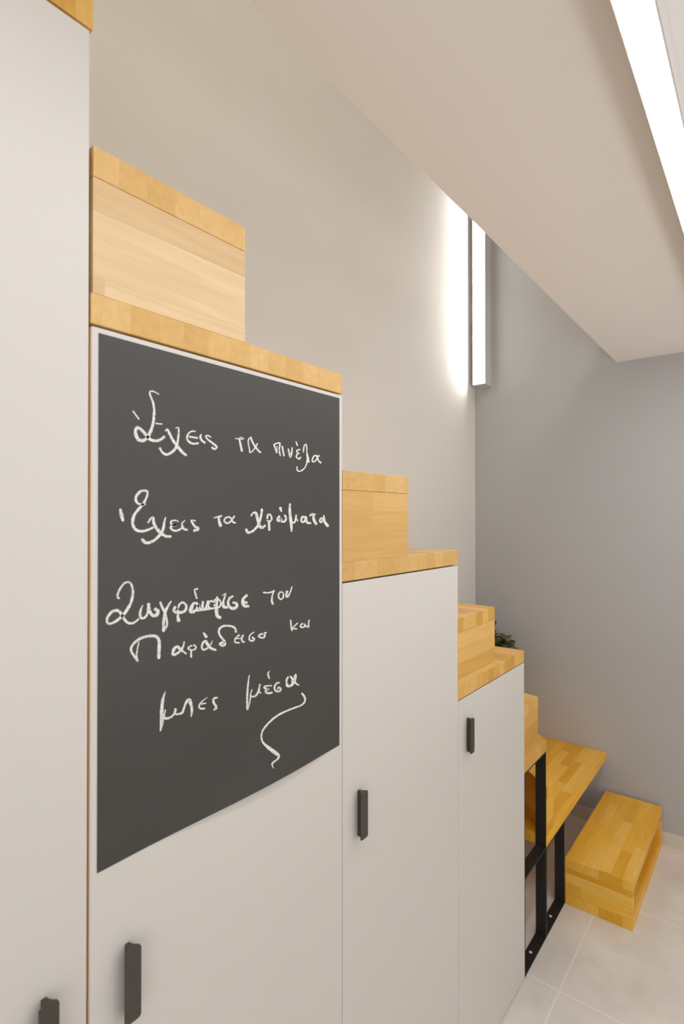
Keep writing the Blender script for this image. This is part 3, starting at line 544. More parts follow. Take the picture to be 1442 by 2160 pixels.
    '6422 16450 -10 5 17 -4 -19 9 24 -6 -22 10 37 1 -29 14 42 0 -31 15 40 -2 -25 15 36 -9 -20 21 34 -20 -17 31 29 -29 -6 35 14 -36 11 36 -13 -39 42 33 -35 -35 46 14 -50 -29 66 12 -58 -30 61 10 -57 -30 64 11 -56 -32 63 11 -58 -34 67 12 -57 -35 62 11 -53 -34 60 13 -55 -36 69 14 -58 -37 65 15 -49 -37 54 17 -46 -40 61 31 -38 -46 44 40 -20 -50 26 47 0 -49 6 44 20 -43 -14 43 36 -34 -29 34 45 -21 -33 26 49 -16 -37 27 50 -18 -34 27 40 -19 -30 23 29 -13 -15 12|6666 16589 22 -2 -32 -4 42 -3 -47 -5 49 -3 -57 -21 60 -3 -55 -20 44 -3 -49 -20 48 -5 -53 -20 47 -6 -59 -22 56 -8 -61 -22 48 -9 -58 -21 47 -10 -58 -18 43 -12 -57 -13 42 -14 -56 -10 38 -15 -60 -4 45 -22 -63 1 40 -24 -65 5 39 -28 -63 7 31 -26 -61 13 35 -34 -56 19 22 -30 -45 22 15 -31 -40 29 10 -38 -29 38 0 -40 -7 42 -24 -39 21 38 -41 -20 42 29 -57 -11 55 26 -63 -11 51 25 -50 -10 43 18 -43 -9 30 13 -22 -4|6813 16383 -17 1 26 3 -33 2 36 4 -39 2 39 19 -35 1 39 20 -42 2 46 15 -45 6 48 5 -40 14 45 -10 -30 24 37 -22 -16 32 23 -30 0 31 3 -32 20 30 -11 -32 27 20 -17 -29 32 16 -25 -28 39 13 -32 -24 38 6 -39 -18 45 1 -47 -16 48 -4 -50 -9 43 -10 -45 1 32 -16 -39 12 21 -24 -35 23 14 -33 -26 28 3 -27 -12 29 -10 -30 7 31 -26 -23 20 28 -33 -17 27 27 -38 -19 26 27 -31 -17 24 21 -27 -15 16 15 -14 -7|6836 16370 21 0 -30 -6 40 0 -43 -8 47 1 -53 -37 62 1 -57 -36 56 0 -56 -36 59 0 -55 -36 54 0 -50 -9 47 0 -35 -7 24 0|7108 16617 31 7 -41 -19 58 13 -58 -24 68 15 -59 -30 63 14 -52 -29 55 12 -41 -25 40 8 -30 -23 33 7 -28 -12 27 6 -19 -8 14 3|7107 16467 20 -10 -34 10 37 -20 -48 15 43 -24 -57 10 42 -23 -59 9 44 -23 -56 7 42 -17 -49 -2 44 -3 -44 -16 50 14 -36 -31 41 27 -20 -38 25 34 8 -40 -15 41 42 -28 -38 30 56 -13 -39 24 57 -13 -41 29 35 -26 -5 36 -24 -25 59 3 -58 -11 54 -4 -56 -13 55 2 -46 -22 45 21 -23 -33 26 32 -2 -37 13 30 12 -36 1 37 26 -31 -19 29 46 -20 -39 28 61 -12 -48 24 66 -5 -56 18 63 4 -55 5 50 17 -49 -8 36 26 -41 -13 36 32 -55 -19 38 32 -42 -14 34 19 -35 -11 24 14 -19 -6|7370 16690 25 0 -36 -6 47 -1 -51 -8 54 0 -52 -29 46 -1 -54 -28 59 -1 -64 -29 67 0 -68 -31 69 2 -67 -34 71 4 -66 -36 68 5 -63 -37 68 5 -72 -37 85 6 -77 -38 82 7 -75 -39 80 7 -74 -38 81 6 -69 -36 66 3 -67 -34 73 2 -68 -33 67 1 -57 -32 49 0 -46 -32 46 0 -42 -7 39 0 -30 -5 21 0|7408 16328 0 16 9 -23 0 30 11 -32 0 35 29 -33 0 30 35 -33 -12 35 49 -22 -40 24 56 6 -43 9 56 23 -50 6 58 21 -53 6 51 13 -40 4 47 11 -49 4 49 11 -45 3 43 4 -39 3 31 3 -21 2|7523 16429 15 7 -18 -14 29 12 -27 -19 35 15 -24 -29 38 16 -23 -29 34 14 -19 -28 30 13 -17 -27 30 13 -24 -17 26 11 -16 -12 14 6|7818 16445 -2 -17 -6 26 -6 -33 -7 37 -6 -39 -12 41 -8 -41 -13 42 -6 -38 -20 38 9 -37 -37 30 36 -31 -59 16 57 -22 -67 2 58 -13 -62 -6 52 -8 -56 -9 55 -2 -58 -14 63 7 -51 -22 49 14 -38 -28 42 24 -22 -35 23 36 2 -37 2 34 24 -37 -14 41 39 -30 -25 28 55 -18 -54 27 64 -5 -52 13 60 10 -50 9 62 14 -58 9 61 13 -48 8 48 0 -41 7 33 0 -22 4|7799 16454 30 4 -41 -13 56 6 -59 -16 66 7 -56 -46 67 7 -53 -47 58 9 -36 -45 48 25 -3 -46 15 46 29 -42 -3 39 38 -40 -2 43 17 -40 -3 37 13 -28 -1 19|7938 16447 -19 10 32 -9 -34 18 44 -14 -40 21 57 -9 -45 23 53 -11 -31 24 42 -20 -12 32 33 -34 5 37 29 -37 8 28 27 -34 9 32 3 -31 7 27 3 -22 4 15|8016 16487 29 2 -40 -10 54 4 -57 -14 64 5 -59 -36 64 5 -70 -38 86 9 -70 -42 74 16 -58 -47 77 26 -47 -50 63 25 -43 -50 69 26 -54 -35 58 23 -37 -25 31 12|8347 16407 -7 -14 1 22 -13 -26 4 30 -15 -30 -2 34 -16 -30 -2 35 -15 -32 -8 36 -2 -34 -29 31 32 -33 -50 17 42 -19 -57 3 50 -14 -57 -4 49 -8 -53 -10 52 3 -40 -19 40 13 -30 -30 42 25 -16 -34 20 29 14 -32 -18 32 43 -20 -38 23 59 -8 -47 22 64 -4 -47 20 62 -4 -43 20 47 -12 -38 16 34 -7 -20 9|8338 16475 21 1 -30 -7 41 2 -44 -9 48 3 -45 -44 55 3 -53 -46 64 7 -50 -48 64 15 -40 -52 68 29 -35 -59 70 36 -37 -62 70 36 -51 -44 59 31 -35 -31 31 16',
    '4038 15341 -4 -9 1 15 -6 -18 1 22 -7 -21 2 28 -9 -29 3 30 -10 -28 8 26 -17 -17 17 18 -25 -8 22 13 -24 -2 26 10 -31 3 29 7 -25 6 31 6 -31 11 33 6 -23 11 34 8 -26 13 37 6 -27 16 37 3 -23 15 35 3 -21 15 36 0 -22 19 35 -3 -18 18 32 -8 -16 21 29 -15 -12 23 25 -19 -7 23 19 -23 -2 24 14 -26 1 26 8 -26 6 21 1 -26 13 21 -6 -25 18 15 -14 -25 26 14 -17 -24 24 8 -22 -24 33 7 -24 -24 27 4 -24 -21 30 2 -26 -18 29 0 -32 -17 40 -1 -39 -16 39 -4 -37 -15 33 -6 -37 -16 36 -9 -44 -14 44 -13 -47 -13 38 -12 -47 -10 41 -16 -45 -7 32 -15 -43 -6 32 -17 -47 0 39 -24 -53 5 42 -27 -52 6 34 -25 -52 7 38 -29 -50 9 32 -25 -49 13 38 -31 -44 18 31 -28 -39 20 29 -28 -35 20 24 -26 -36 19 26 -30 -41 20 27 -31 -45 22 29 -36 -43 20 22 -27 -41 21 24 -35 -41 24 20 -32 -39 23 19 -32 -36 24 15 -30 -31 24 11 -28 -25 27 7 -30 -20 35 2 -38 -12 35 -4 -27 -2 31 -14 -26 12 30 -27 -20 21 23 -26 -8 27 15 -34 -1 31 10 -32 4 34 6 -34 9 38 2 -36 14 39 -1 -32 17 39 -5 -30 20 41 -7 -32 24 44 -10 -30 27 42 -13 -24 26 37 -18 -22 31 34 -23 -15 29 30 -31 -13 40 25 -35 -6 32 18 -35 -1 37 11 -41 5 42 3 -43 13 36 -5 -39 20 29 -11 -35 25 23 -17 -34 30 18 -23 -34 38 18 -27 -35 37 17 -25 -34 35 16 -27 -34 41 17 -26 -33 32 13 -20 -32 31 15 -19 -32 29 18 -17 -33 28 21 -14 -35 24 24 -9 -35 19 26 -3 -37 13 32 5 -38 6 33 12 -36 0 32 17 -31 -3 27 20 -31 -9 34 24 -28 -12 27 27 -23 -16 27 29 -21 -17 26 28 -19 -16 23 28 -17 -18 22 29 -16 -20 23 29 -15 -19 21 29 -15 -20 23 23 -18 -16 19 16 -12 -9 10|4380 15205 6 -3 -9 2 10 -5 -12 3 12 -6 -22 -7 16 -9 -26 -6 19 -10 -30 -4 25 -12 -34 -3 31 -13 -37 -4 34 -11 -37 -6 34 -10 -41 -7 44 -8 -45 -8 44 -5 -44 -10 47 -2 -41 -14 40 4 -33 -18 34 10 -23 -23 24 18 -13 -32 19 33 -2 -36 6 29 11 -31 -3 29 20 -29 -14 31 28 -23 -18 24 35 -17 -27 27 38 -14 -26 22 38 -9 -29 19 36 -4 -26 15 35 0 -30 14 40 2 -39 15 46 4 -43 12 49 9 -50 11 52 13 -51 8 47 16 -42 6 48 15 -53 8 49 3 -45 7 35 3 -24 4|4462 15185 20 0 -28 -7 38 0 -40 -9 45 0 -47 -15 53 0 -48 -14 48 -1 -47 -15 51 2 -45 -18 46 6 -43 -21 50 9 -45 -25 52 15 -39 -29 40 18 -27 -31 32 22 -19 -36 28 28 -15 -45 30 42 -10 -51 18 43 4 -49 2 45 19 -44 -14 43 35 -44 -29 51 45 -42 -36 44 49 -33 -44 36 53 -23 -49 26 56 -11 -55 18 57 -1 -56 7 55 12 -57 -10 47 30 -49 -32 29 40 -29 -32 18 41 -29 -33 21 43 -34 -37 21 43 -30 -32 15 31 -16 -17|4654 15214 16 2 -22 -10 32 5 -32 -13 37 6 -28 -25 33 5 -29 -25 37 6 -28 -29 38 10 -25 -35 37 13 -22 -38 38 14 -24 -40 41 16 -32 -23 35 13 -23 -17 19 7|4845 15208 9 -6 -16 6 17 -12 -21 9 20 -14 -34 0 23 -16 -38 2 26 -18 -39 3 28 -18 -41 2 29 -18 -43 2 33 -20 -48 4 40 -23 -52 4 41 -21 -53 2 46 -20 -52 -1 45 -17 -51 -5 45 -15 -51 -6 48 -15 -48 -9 40 -11 -48 -11 47 -12 -48 -12 44 -10 -49 -14 50 -10 -48 -15 42 -9 -44 -17 44 -8 -43 -19 41 -7 -42 -19 43 -8 -43 -19 42 -7 -39 -2 36 -6 -28 -1 19 -4|4713 14770 -12 10 21 -11 -23 19 30 -16 -28 23 40 -11 -28 23 41 -10 -28 23 42 -11 -32 23 40 -8 -30 19 39 -5 -33 16 38 -2 -33 13 35 3 -31 9 35 9 -36 5 34 17 -36 2 30 21 -32 0 31 24 -40 -1 30 25 -32 -2 28 25 -37 -3 29 26 -35 -4 24 26 -28 -3 24 26 -34 -4 29 11 -29 -4 20 8 -15 -2|4973 15075 -11 4 17 -2 -21 7 24 -3 -25 8 31 4 -30 9 34 2 -32 11 37 -1 -34 16 39 -9 -30 21 36 -11 -21 20 34 -15 -20 26 33 -24 -18 34 25 -31 -4 32 11 -36 10 34 2 -36 16 25 -6 -32 22 21 -13 -28 26 16 -21 -26 34 13 -31 -24 43 8 -36 -18 38 0 -42 -9 47 -10 -49 -1 44 -17 -51 4 44 -22 -50 9 36 -25 -45 18 30 -32 -42 31 24 -42 -34 34 11 -33 -29 36 9 -41 -27 43 5 -44 -26 44 1 -40 -25 46 -3 -44 -20 43 -6 -31 -9 38 -13 -33 4 36 -21 -25 18 29 -33 -18 32 22 -41 -7 42 9 -47 7 45 -1 -39 15 48 -9 -44 24 47 -11 -35 20 46 -11 -44 25 46 -15 -38 21 33 -10 -20 11|4956 15061 17 -3 -25 -1 33 -6 -36 -1 38 -7 -39 -19 36 -7 -39 -20 39 -6 -40 -21 42 -3 -41 -23 47 0 -45 -24 55 2 -55 -25 66 2 -58 -15 56 2 -40 -12 30 1|5327 15339 2 -13 -9 19 4 -25 -13 27 6 -29 -24 26 4 -24 -27 23 12 -23 -33 10 30 -12 -28 -14 28 0 -22 -29 31 4 -21 -29 29 3 -26 -25 36 5 -24 -24 27 4 -22 -24 32 5 -27 -11 27 4 -19 -8 14 2|5355 15072 -18 -11 20 22 -34 -21 28 32 -39 -25 25 33 -33 -19 21 31 -31 -19 20 36 -31 -32 8 37 -9 -30 -12 33 7 -33 -26 31 17 -32 -37 28 28 -35 -45 25 36 -31 -49 15 37 -25 -54 9 47 -26 -55 6 40 -20 -49 3 43 -18 -48 3 42 -15 -49 0 50 -11 -48 -6 45 0 -34 -19 31 21 -12 -36 13 40 9 -45 -1 43 22 -43 -10 42 29 -35 -16 32 34 -27 -23 31 41 -24 -29 32 45 -21 -32 30 47 -17 -35 26 50 -10 -39 24 54 -6 -44 24 51 -8 -36 23 34 -24 -15 39 -12 -24 45 -2 -45 -10 44 -6 -45 -12 45 -3 -42 -17 45 12 -27 -28 24 30 -7 -36 12 33 0 -39 12 37 -1 -40 13 36 -2 -37 11 30 0 -26 6 16|5214 15111 25 -9 -38 5 47 -17 -55 8 56 -19 -64 -9 52 -19 -65 -10 60 -17 -60 -16 56 3 -30 -29 26 30 -1 -40 14 36 5 -43 14 36 -2 -37 11 30 -1 -26 6 16|5413 15135 21 -5 -31 1 38 -10 -43 3 45 -12 -46 -4 41 -11 -45 -4 42 -11 -46 -6 44 -8 -47 -8 49 -5 -48 -13 50 -1 -43 -17 43 3 -39 -21 46 11 -29 -28 26 28 -1 -38 -4 41 24 -36 -18 34 35 -25 -25 27 43 -19 -39 27 51 -12 -47 21 48 -1 -36 13 45 3 -43 14 49 -1 -44 17 50 -6 -46 18 46 -7 -38 15 43 -6 -40 16 48 -8 -47 18 46 -8 -39 15 33 -6 -21 9|5612 15119 4 -16 -13 23 7 -30 -17 33 7 -36 -27 33 7 -32 -31 33 15 -34 -38 22 30 -23 -45 2 38 -15 -44 -11 36 -9 -38 -16 37 0 -26 -20 29 13 -15 -27 26 20 -15 -31 28 21 -19 -26 24 18 -13 -18 13 9|5285 14994 -2 14 9 -20 -4 26 13 -29 -5 31 52 -34 -4 33 52 -33 -4 29 52 -32 -5 33 52 -31 -5 26 51 -27 -5 27 51 -28 -7 30 49 -28 -7 27 49 -28 -9 33 49 -31 -8 33 16 -30 -7 28 13 -21 -4 15|5634 15076 -14 6 22 -5 -26 12 31 -8 -30 14 37 -3 -33 14 36 -2 -28 12 33 -4 -26 17 32 -14 -20 24 28 -20 -9 24 23 -27 -4 31 17 -30 4 25 5 -31 17 26 -5 -32 23 18 -11 -31 29 15 -16 -28 28 9 -23 -22 34 4 -32 -15 35 -3 -37 -10 37 -9 -43 -1 39 -16 -41 6 29 -19 -38 12 24 -23 -36 19 19 -28 -30 26 10 -31 -18 30 -6 -27 -3 31 -19 -21 5 31 -22 -16 7 31 -24 -17 9 31 -25 -18 17 22 -21 -16 11 16 -11 -8|5691 15176 18 -3 -26 -1 34 -6 -38 0 40 -8 -46 -24 44 -8 -52 -23 52 -11 -55 -21 51 -10 -54 -20 52 -9 -58 -18 62 -10 -65 -16 66 -9 -67 -15 69 -8 -69 -16 72 -6 -65 -18 64 -3 -62 -20 67 -1 -62 -22 66 5 -55 -27 58 18 -35 -35 34 30 -16 -44 23 45 -8 -52 21 48 -9 -53 24 47 -8 -50 20 40 -4 -36 11 21|5867 15187 11 -4 -17 3 20 -8 -24 5 24 -9 -45 -24 32 -13 -50 -22 34 -13 -49 -21 42 -10 -49 -24 49 -6 -50 -27 59 1 -50 -34 58 22 -23 -46 20 48 12 -47 1 39 21 -46 2 46 11 -45 2 39 9 -31 1 20|5805 15171 -6 8 12 -11 -11 16 17 -15 -13 18 28 -11 -11 16 26 -9 -9 14 27 -10 -13 18 28 -11 -11 16 14 -13 -9 13 10 -9 -5 7|6032 15148 7 -11 -15 14 13 -20 -21 20 16 -24 -37 22 18 -31 -39 25 19 -30 -42 24 27 -30 -49 18 40 -27 -52 7 41 -19 -51 -3 42 -14 -53 -8 53 -12 -54 -12 53 -4 -52 -19 58 4 -48 -27 54 12 -38 -33 45 19 -29 -39 41 31 -16 -47 28 40 0 -53 17 47 12 -55 6 50 22 -55 -9 54 37 -50 -27 50 48 -39 -33 40 57 -33 -50 42 60 -23 -49 24 64 -8 -71 14 62 7 -55 0 50 19 -55 -11 44 31 -48 -29 23 40 -23 -36 1 41 -11 -35 -8 39 -9 -34 -6 42 -12 -40 -1 40 -10 -34 -2 29 -5 -18|6332 15137 17 -15 -32 17 33 -28 -44 25 38 -33 -60 22 40 -36 -61 24 40 -36 -60 21 42 -31 -62 16 54 -29 -70 11 67 -24 -67 2 57 -13 -67 -6 74 -9 -66 -12 63 1 -60 -23 69 13 -56 -34 63 22 -44 -40 51 30 -28 -45 33 38 -5 -50 11 49 14 -54 -2 53 23 -47 -3 39 22 -46 -2 48 16 -46 -1 41 12 -32 -1 21|6246 15013 4 14 1 -23 9 27 0 -33 11 33 4 -36 10 31 5 -37 11 34 4 -39 11 34 3 -39 12 36 0 -37 10 31 1 -26 5 16',
    '6701 15122 2 11 3 -17 3 21 5 -24 3 24 32 -33 5 29 33 -33 1 22 36 -27 -2 24 39 -24 -6 23 41 -23 -9 27 40 -23 -12 26 37 -22 -19 27 35 -19 -18 23 37 -20 -23 28 30 -23 -20 24 21 -16 -10 12|6969 15138 16 -6 -26 4 31 -11 -36 7 35 -13 -50 -17 33 -13 -49 -18 32 -11 -45 -20 35 -9 -42 -25 37 -6 -46 -27 51 -6 -49 -24 50 -2 -38 -21 39 6 -35 -24 51 14 -38 -27 45 12 -36 -19 38 10 -24 -14 20 5|7160 15107 11 -8 -19 10 19 -16 -27 14 23 -19 -43 13 29 -26 -48 16 30 -25 -46 13 30 -21 -43 5 32 -13 -43 -3 43 -10 -41 -10 36 -4 -35 -15 38 0 -32 -18 37 6 -26 -22 33 12 -16 -26 25 15 -5 -27 16 20 7 -29 0 29 22 -25 -13 23 37 -19 -24 25 44 -15 -31 22 46 -7 -39 15 44 4 -38 8 40 14 -40 4 39 17 -42 1 33 19 -33 -4 23 22 -32 -13 17 26 -28 -17 11 27 -23 -16 10 26 -24 -15 16 19 -20 -13 11 13 -11 -7|7297 15096 31 -8 -47 4 57 -16 -66 7 68 -19 -71 2 63 -18 -64 -1 52 -14 -60 -2 58 -13 -58 -5 55 -5 -54 -11 58 2 -49 -19 50 11 -28 -25 22 22 9 -28 -19 31 41 -23 -38 28 56 -14 -41 25 55 -3 -34 17 50 6 -33 13 51 12 -37 14 51 18 -33 11 49 22 -33 11 46 21 -28 10 28 -5 -24 8 20 -3 -12 4',
    '4320 14697 7 -2 -11 1 14 -5 -17 2 18 -6 -23 -15 18 -6 -24 -14 19 -8 -23 -14 17 -6 -22 -14 18 -7 -23 -14 19 -7 -26 -13 25 -9 -27 -12 21 -7 -27 -10 28 -8 -31 -6 32 -8 -30 -5 27 -5 -28 -6 30 -3 -31 -8 34 -2 -31 -11 34 2 -28 -14 30 4 -27 -16 33 5 -30 -16 35 5 -29 -12 29 4 -20 -9 16 2|4317 14428 -12 -6 14 14 -23 -11 20 18 -27 -13 14 34 -29 -14 14 34 -28 -14 16 34 -32 -14 15 32 -24 -10 16 30 -32 -13 20 31 -31 -12 21 27 -30 -7 25 22 -34 -4 32 16 -37 2 35 8 -35 8 35 3 -32 13 37 -3 -33 18 39 -5 -28 20 38 -6 -25 21 39 -9 -25 24 40 -12 -23 26 42 -16 -24 30 46 -20 -24 33 46 -23 -21 34 45 -29 -20 40 45 -32 -15 35 43 -31 -11 35 40 -32 -10 34 36 -34 -8 35 30 -37 -5 38 25 -43 -2 44 20 -42 2 33 16 -41 4 41 13 -45 6 38 8 -45 12 41 1 -44 18 33 -11 -41 31 30 -22 -37 35 20 -30 -31 45 14 -35 -26 40 7 -40 -21 52 2 -50 -16 55 -5 -49 -13 45 -8 -52 -10 58 -12 -54 -9 49 -10 -55 -9 59 -13 -57 -8 53 -13 -56 -8 55 -13 -55 -9 53 -12 -49 -12 44 -9 -51 -12 57 -12 -56 -11 54 -11 -49 -12 43 -10 -40 0 37 -8 -28 0 19 -4|5073 14566 13 -5 -20 3 25 -9 -29 5 30 -11 -35 -7 30 -11 -34 -8 28 -10 -33 -7 27 -12 -38 0 33 -19 -41 5 28 -20 -41 9 29 -24 -44 15 30 -29 -43 18 27 -28 -41 17 22 -26 -42 21 25 -33 -39 23 18 -27 -34 24 17 -31 -34 32 18 -40 -29 35 9 -33 -17 36 -3 -37 7 32 -29 -17 33 16 -44 5 46 4 -46 14 46 0 -39 16 46 -4 -44 20 53 -11 -50 27 56 -16 -47 30 53 -20 -41 32 45 -24 -30 32 37 -32 -23 41 29 -38 -13 38 24 -37 -11 37 24 -37 -13 39 22 -35 -11 32 15 -24 -5 17|4942 14516 18 12 -19 -24 34 21 -29 -32 41 25 -24 -37 33 20 -22 -38 39 26 -17 -46 34 28 1 -49 23 21 14 -49 19 18 18 -46 16 15 -10 -18 14 13 -7 -13 8 7|5234 14487 5 -11 -11 15 9 -20 -16 21 11 -24 -27 22 11 -25 -28 21 11 -22 -27 18 12 -21 -27 20 18 -26 -28 19 21 -21 -28 13 22 -16 -28 7 28 -9 -29 -4 31 5 -20 -16 20 12 -7 -22 14 15 0 -26 11 22 6 -31 5 27 15 -31 -1 27 22 -27 -3 21 24 -22 -5 21 25 -23 -14 27 28 -21 -19 22 31 -14 -25 19 31 -9 -27 14 33 -3 -34 7 30 6 -28 -2 21 15 -25 -8 16 19 -22 -13 10 22 -13 -16 0 24 -6 -23 -8 26 0 -24 -12 24 1 -21 -11 24 -1 -22 -5 21 0 -18 -5 15 0 -10|5196 14417 13 -2 -19 -1 25 -5 -27 0 29 -6 -29 -19 29 -5 -32 -18 35 -7 -36 -18 38 -7 -37 -18 35 -7 -32 0 30 -6 -23 0 16 -3|5423 14640 12 5 -14 -11 22 9 -20 -15 26 10 -16 -27 30 11 -24 -30 42 15 -29 -32 41 15 -32 -32 46 17 -35 -26 39 15 -25 -19 21 8|5609 14489 5 -3 -9 3 11 -6 -13 5 12 -7 -24 -10 14 -7 -28 -8 21 -11 -30 -5 18 -12 -32 -1 20 -15 -33 3 18 -16 -37 9 24 -24 -38 14 19 -22 -35 17 17 -26 -36 22 14 -28 -34 26 10 -29 -28 31 5 -33 -13 31 -11 -21 11 25 -31 -11 26 20 -33 -2 31 15 -36 3 35 9 -35 8 40 4 -40 14 43 1 -34 16 43 -3 -36 20 46 -13 -39 28 43 -23 -28 31 35 -30 -22 36 34 -36 -23 41 34 -38 -24 40 32 -35 -20 35 23 -24 -11 18|5452 14512 21 7 -26 -18 40 14 -36 -25 47 16 -31 -41 49 17 -30 -41 45 17 -32 -42 53 21 -32 -40 43 19 -24 -39 36 22 -14 -45 32 34 3 -49 17 31 16 -46 15 32 17 -47 15 32 -4 -34 13 27 -2 -24 6 14|6101 14528 -19 2 27 3 -36 3 38 4 -42 3 38 11 -38 4 36 11 -37 3 34 14 -37 -3 30 20 -36 -11 19 27 -27 -18 11 33 -24 -24 4 38 -21 -30 -2 39 -14 -28 -10 37 -10 -29 -16 36 -6 -29 -20 36 -4 -30 -22 35 -1 -29 -24 33 0 -30 -26 35 3 -33 -29 36 8 -36 -32 36 13 -36 -35 31 18 -32 -39 28 24 -34 -41 23 25 -26 -45 19 40 -30 -52 16 44 -24 -49 5 40 -16 -47 -1 45 -12 -45 -7 43 -6 -41 -13 44 1 -34 -19 37 5 -26 -23 32 7 -26 -26 40 12 -24 -28 31 12 -18 -31 35 18 -19 -32 32 14 -20 -30 34 14 -25 -31 42 15 -32 -31 46 14 -33 -27 42 9 -37 -20 45 3 -45 -10 51 -6 -49 0 47 -14 -47 10 40 -22 -44 22 37 -34 -39 30 21 -34 -32 37 16 -44 -25 42 5 -39 -11 42 -10 -39 2 39 -19 -27 10 34 -27 -24 22 31 -38 -19 40 18 -53 -1 51 -7 -47 26 46 -25 -34 34 38 -29 -23 32 30 -33 -17 39 24 -38 -8 37 19 -37 -3 34 18 -39 -3 40 17 -37 -3 31 12 -30 -3 27 9 -22 -1 15|6166 14490 12 -13 -23 16 22 -24 -32 23 27 -29 -41 18 21 -23 -39 15 21 -23 -39 16 24 -24 -37 13 23 -20 -37 11 28 -20 -38 9 31 -18 -36 6 29 -13 -34 1 32 -8 -30 -6 30 -1 -27 -12 31 4 -24 -19 30 14 -12 -25 15 20 4 -29 6 26 15 -31 2 27 19 -29 1 24 19 -30 1 27 7 -27 1 24 6 -20 0 13|6100 14422 -1 10 6 -14 -2 17 8 -19 -3 20 28 -22 -3 20 27 -22 -2 18 27 -21 -3 20 28 -25 -3 24 10 -23 -3 21 8 -16 -2 10|6239 14473 18 -8 -29 7 35 -16 -42 11 42 -19 -49 0 36 -17 -46 -2 38 -15 -44 -4 38 -11 -38 -8 36 -5 -31 -13 32 1 -27 -20 35 16 -12 -28 12 24 6 -31 6 29 9 -35 7 33 4 -34 5 28 4 -24 3 15|6494 14477 6 -7 -12 9 11 -14 -16 14 13 -17 -34 11 14 -18 -37 12 16 -20 -36 12 17 -19 -36 11 23 -19 -36 7 25 -16 -38 4 33 -16 -40 3 34 -13 -36 -2 31 -8 -31 -6 31 -4 -30 -11 34 2 -27 -17 32 9 -19 -23 24 18 -7 -31 17 28 6 -35 8 27 14 -34 1 30 21 -32 -14 32 32 -25 -25 25 42 -18 -38 25 48 -13 -44 19 49 -3 -50 4 34 13 -29 -15 16 26 -23 -22 10 31 -23 -25 11 32 -23 -23 13 26 -19 -19 8 19 -10 -10|6727 14412 2 -12 -9 17 5 -21 -13 24 5 -26 -24 30 6 -32 -25 32 6 -29 -27 30 11 -30 -29 26 16 -25 -36 23 26 -30 -40 21 26 -24 -39 14 31 -19 -40 5 42 -5 -32 -14 32 16 -13 -26 18 19 -2 -31 17 26 1 -35 12 30 9 -34 5 28 17 -31 1 24 22 -30 -6 31 28 -31 -20 32 35 -22 -27 22 43 -14 -41 22 45 -8 -38 13 40 2 -39 2 31 16 -35 -15 19 26 -28 -17 21 25 -36 -14 34 6 -38 16 37 -20 -19 30 30 -28 -11 30 30 -30 -11 30 29 -30 -12 31 20 -28 -10 27 15 -21 -6 15',
    '7394 14550 19 -2 -27 -2 36 -4 -39 -3 43 -4 -38 -26 39 -4 -39 -26 44 -5 -37 -27 40 -3 -36 -31 45 -2 -35 -32 43 -2 -33 -32 40 -2 -35 -5 34 -1 -25 -4 18 -1|7597 14468 9 -8 -17 9 17 -14 -23 13 20 -17 -57 -1 22 -19 -60 1 25 -21 -59 1 22 -19 -59 1 24 -20 -27 16 20 -17 -19 11 10 -10|7432 14379 3 12 3 -19 5 23 3 -27 6 26 23 -33 5 26 23 -33 5 25 23 -31 5 23 23 -33 6 28 4 -28 5 23 4 -20 2 13|7774 14435 7 -13 -17 18 13 -25 -23 26 15 -29 -34 27 15 -29 -35 29 17 -31 -36 25 19 -25 -40 23 33 -29 -42 15 30 -17 -43 7 40 -16 -42 2 37 -8 -36 -8 37 5 -24 -21 29 20 -7 -28 14 20 7 -30 8 27 16 -31 -5 29 30 -29 -14 29 41 -26 -21 29 46 -23 -31 28 48 -13 -43 14 40 7 -42 -5 29 23 -39 -12 23 28 -37 -12 22 26 -35 -11 27 16 -29 -9 18 12 -16 -5|7766 14390 8 9 -6 -16 15 17 -9 -22 18 20 0 -32 21 24 0 -33 19 21 -1 -33 22 26 -3 -32 17 22 -3 -28 17 20 -5 -30 18 27 5 -30 -7 27 27 -18 -34 14 43 0 -49 7 41 11 -37 3 40 15 -49 5 43 11 -39 7 45 7 -45 11 49 4 -44 12 45 4 -36 11 44 4 -43 12 42 -5 -36 10 29 -3 -19 6',
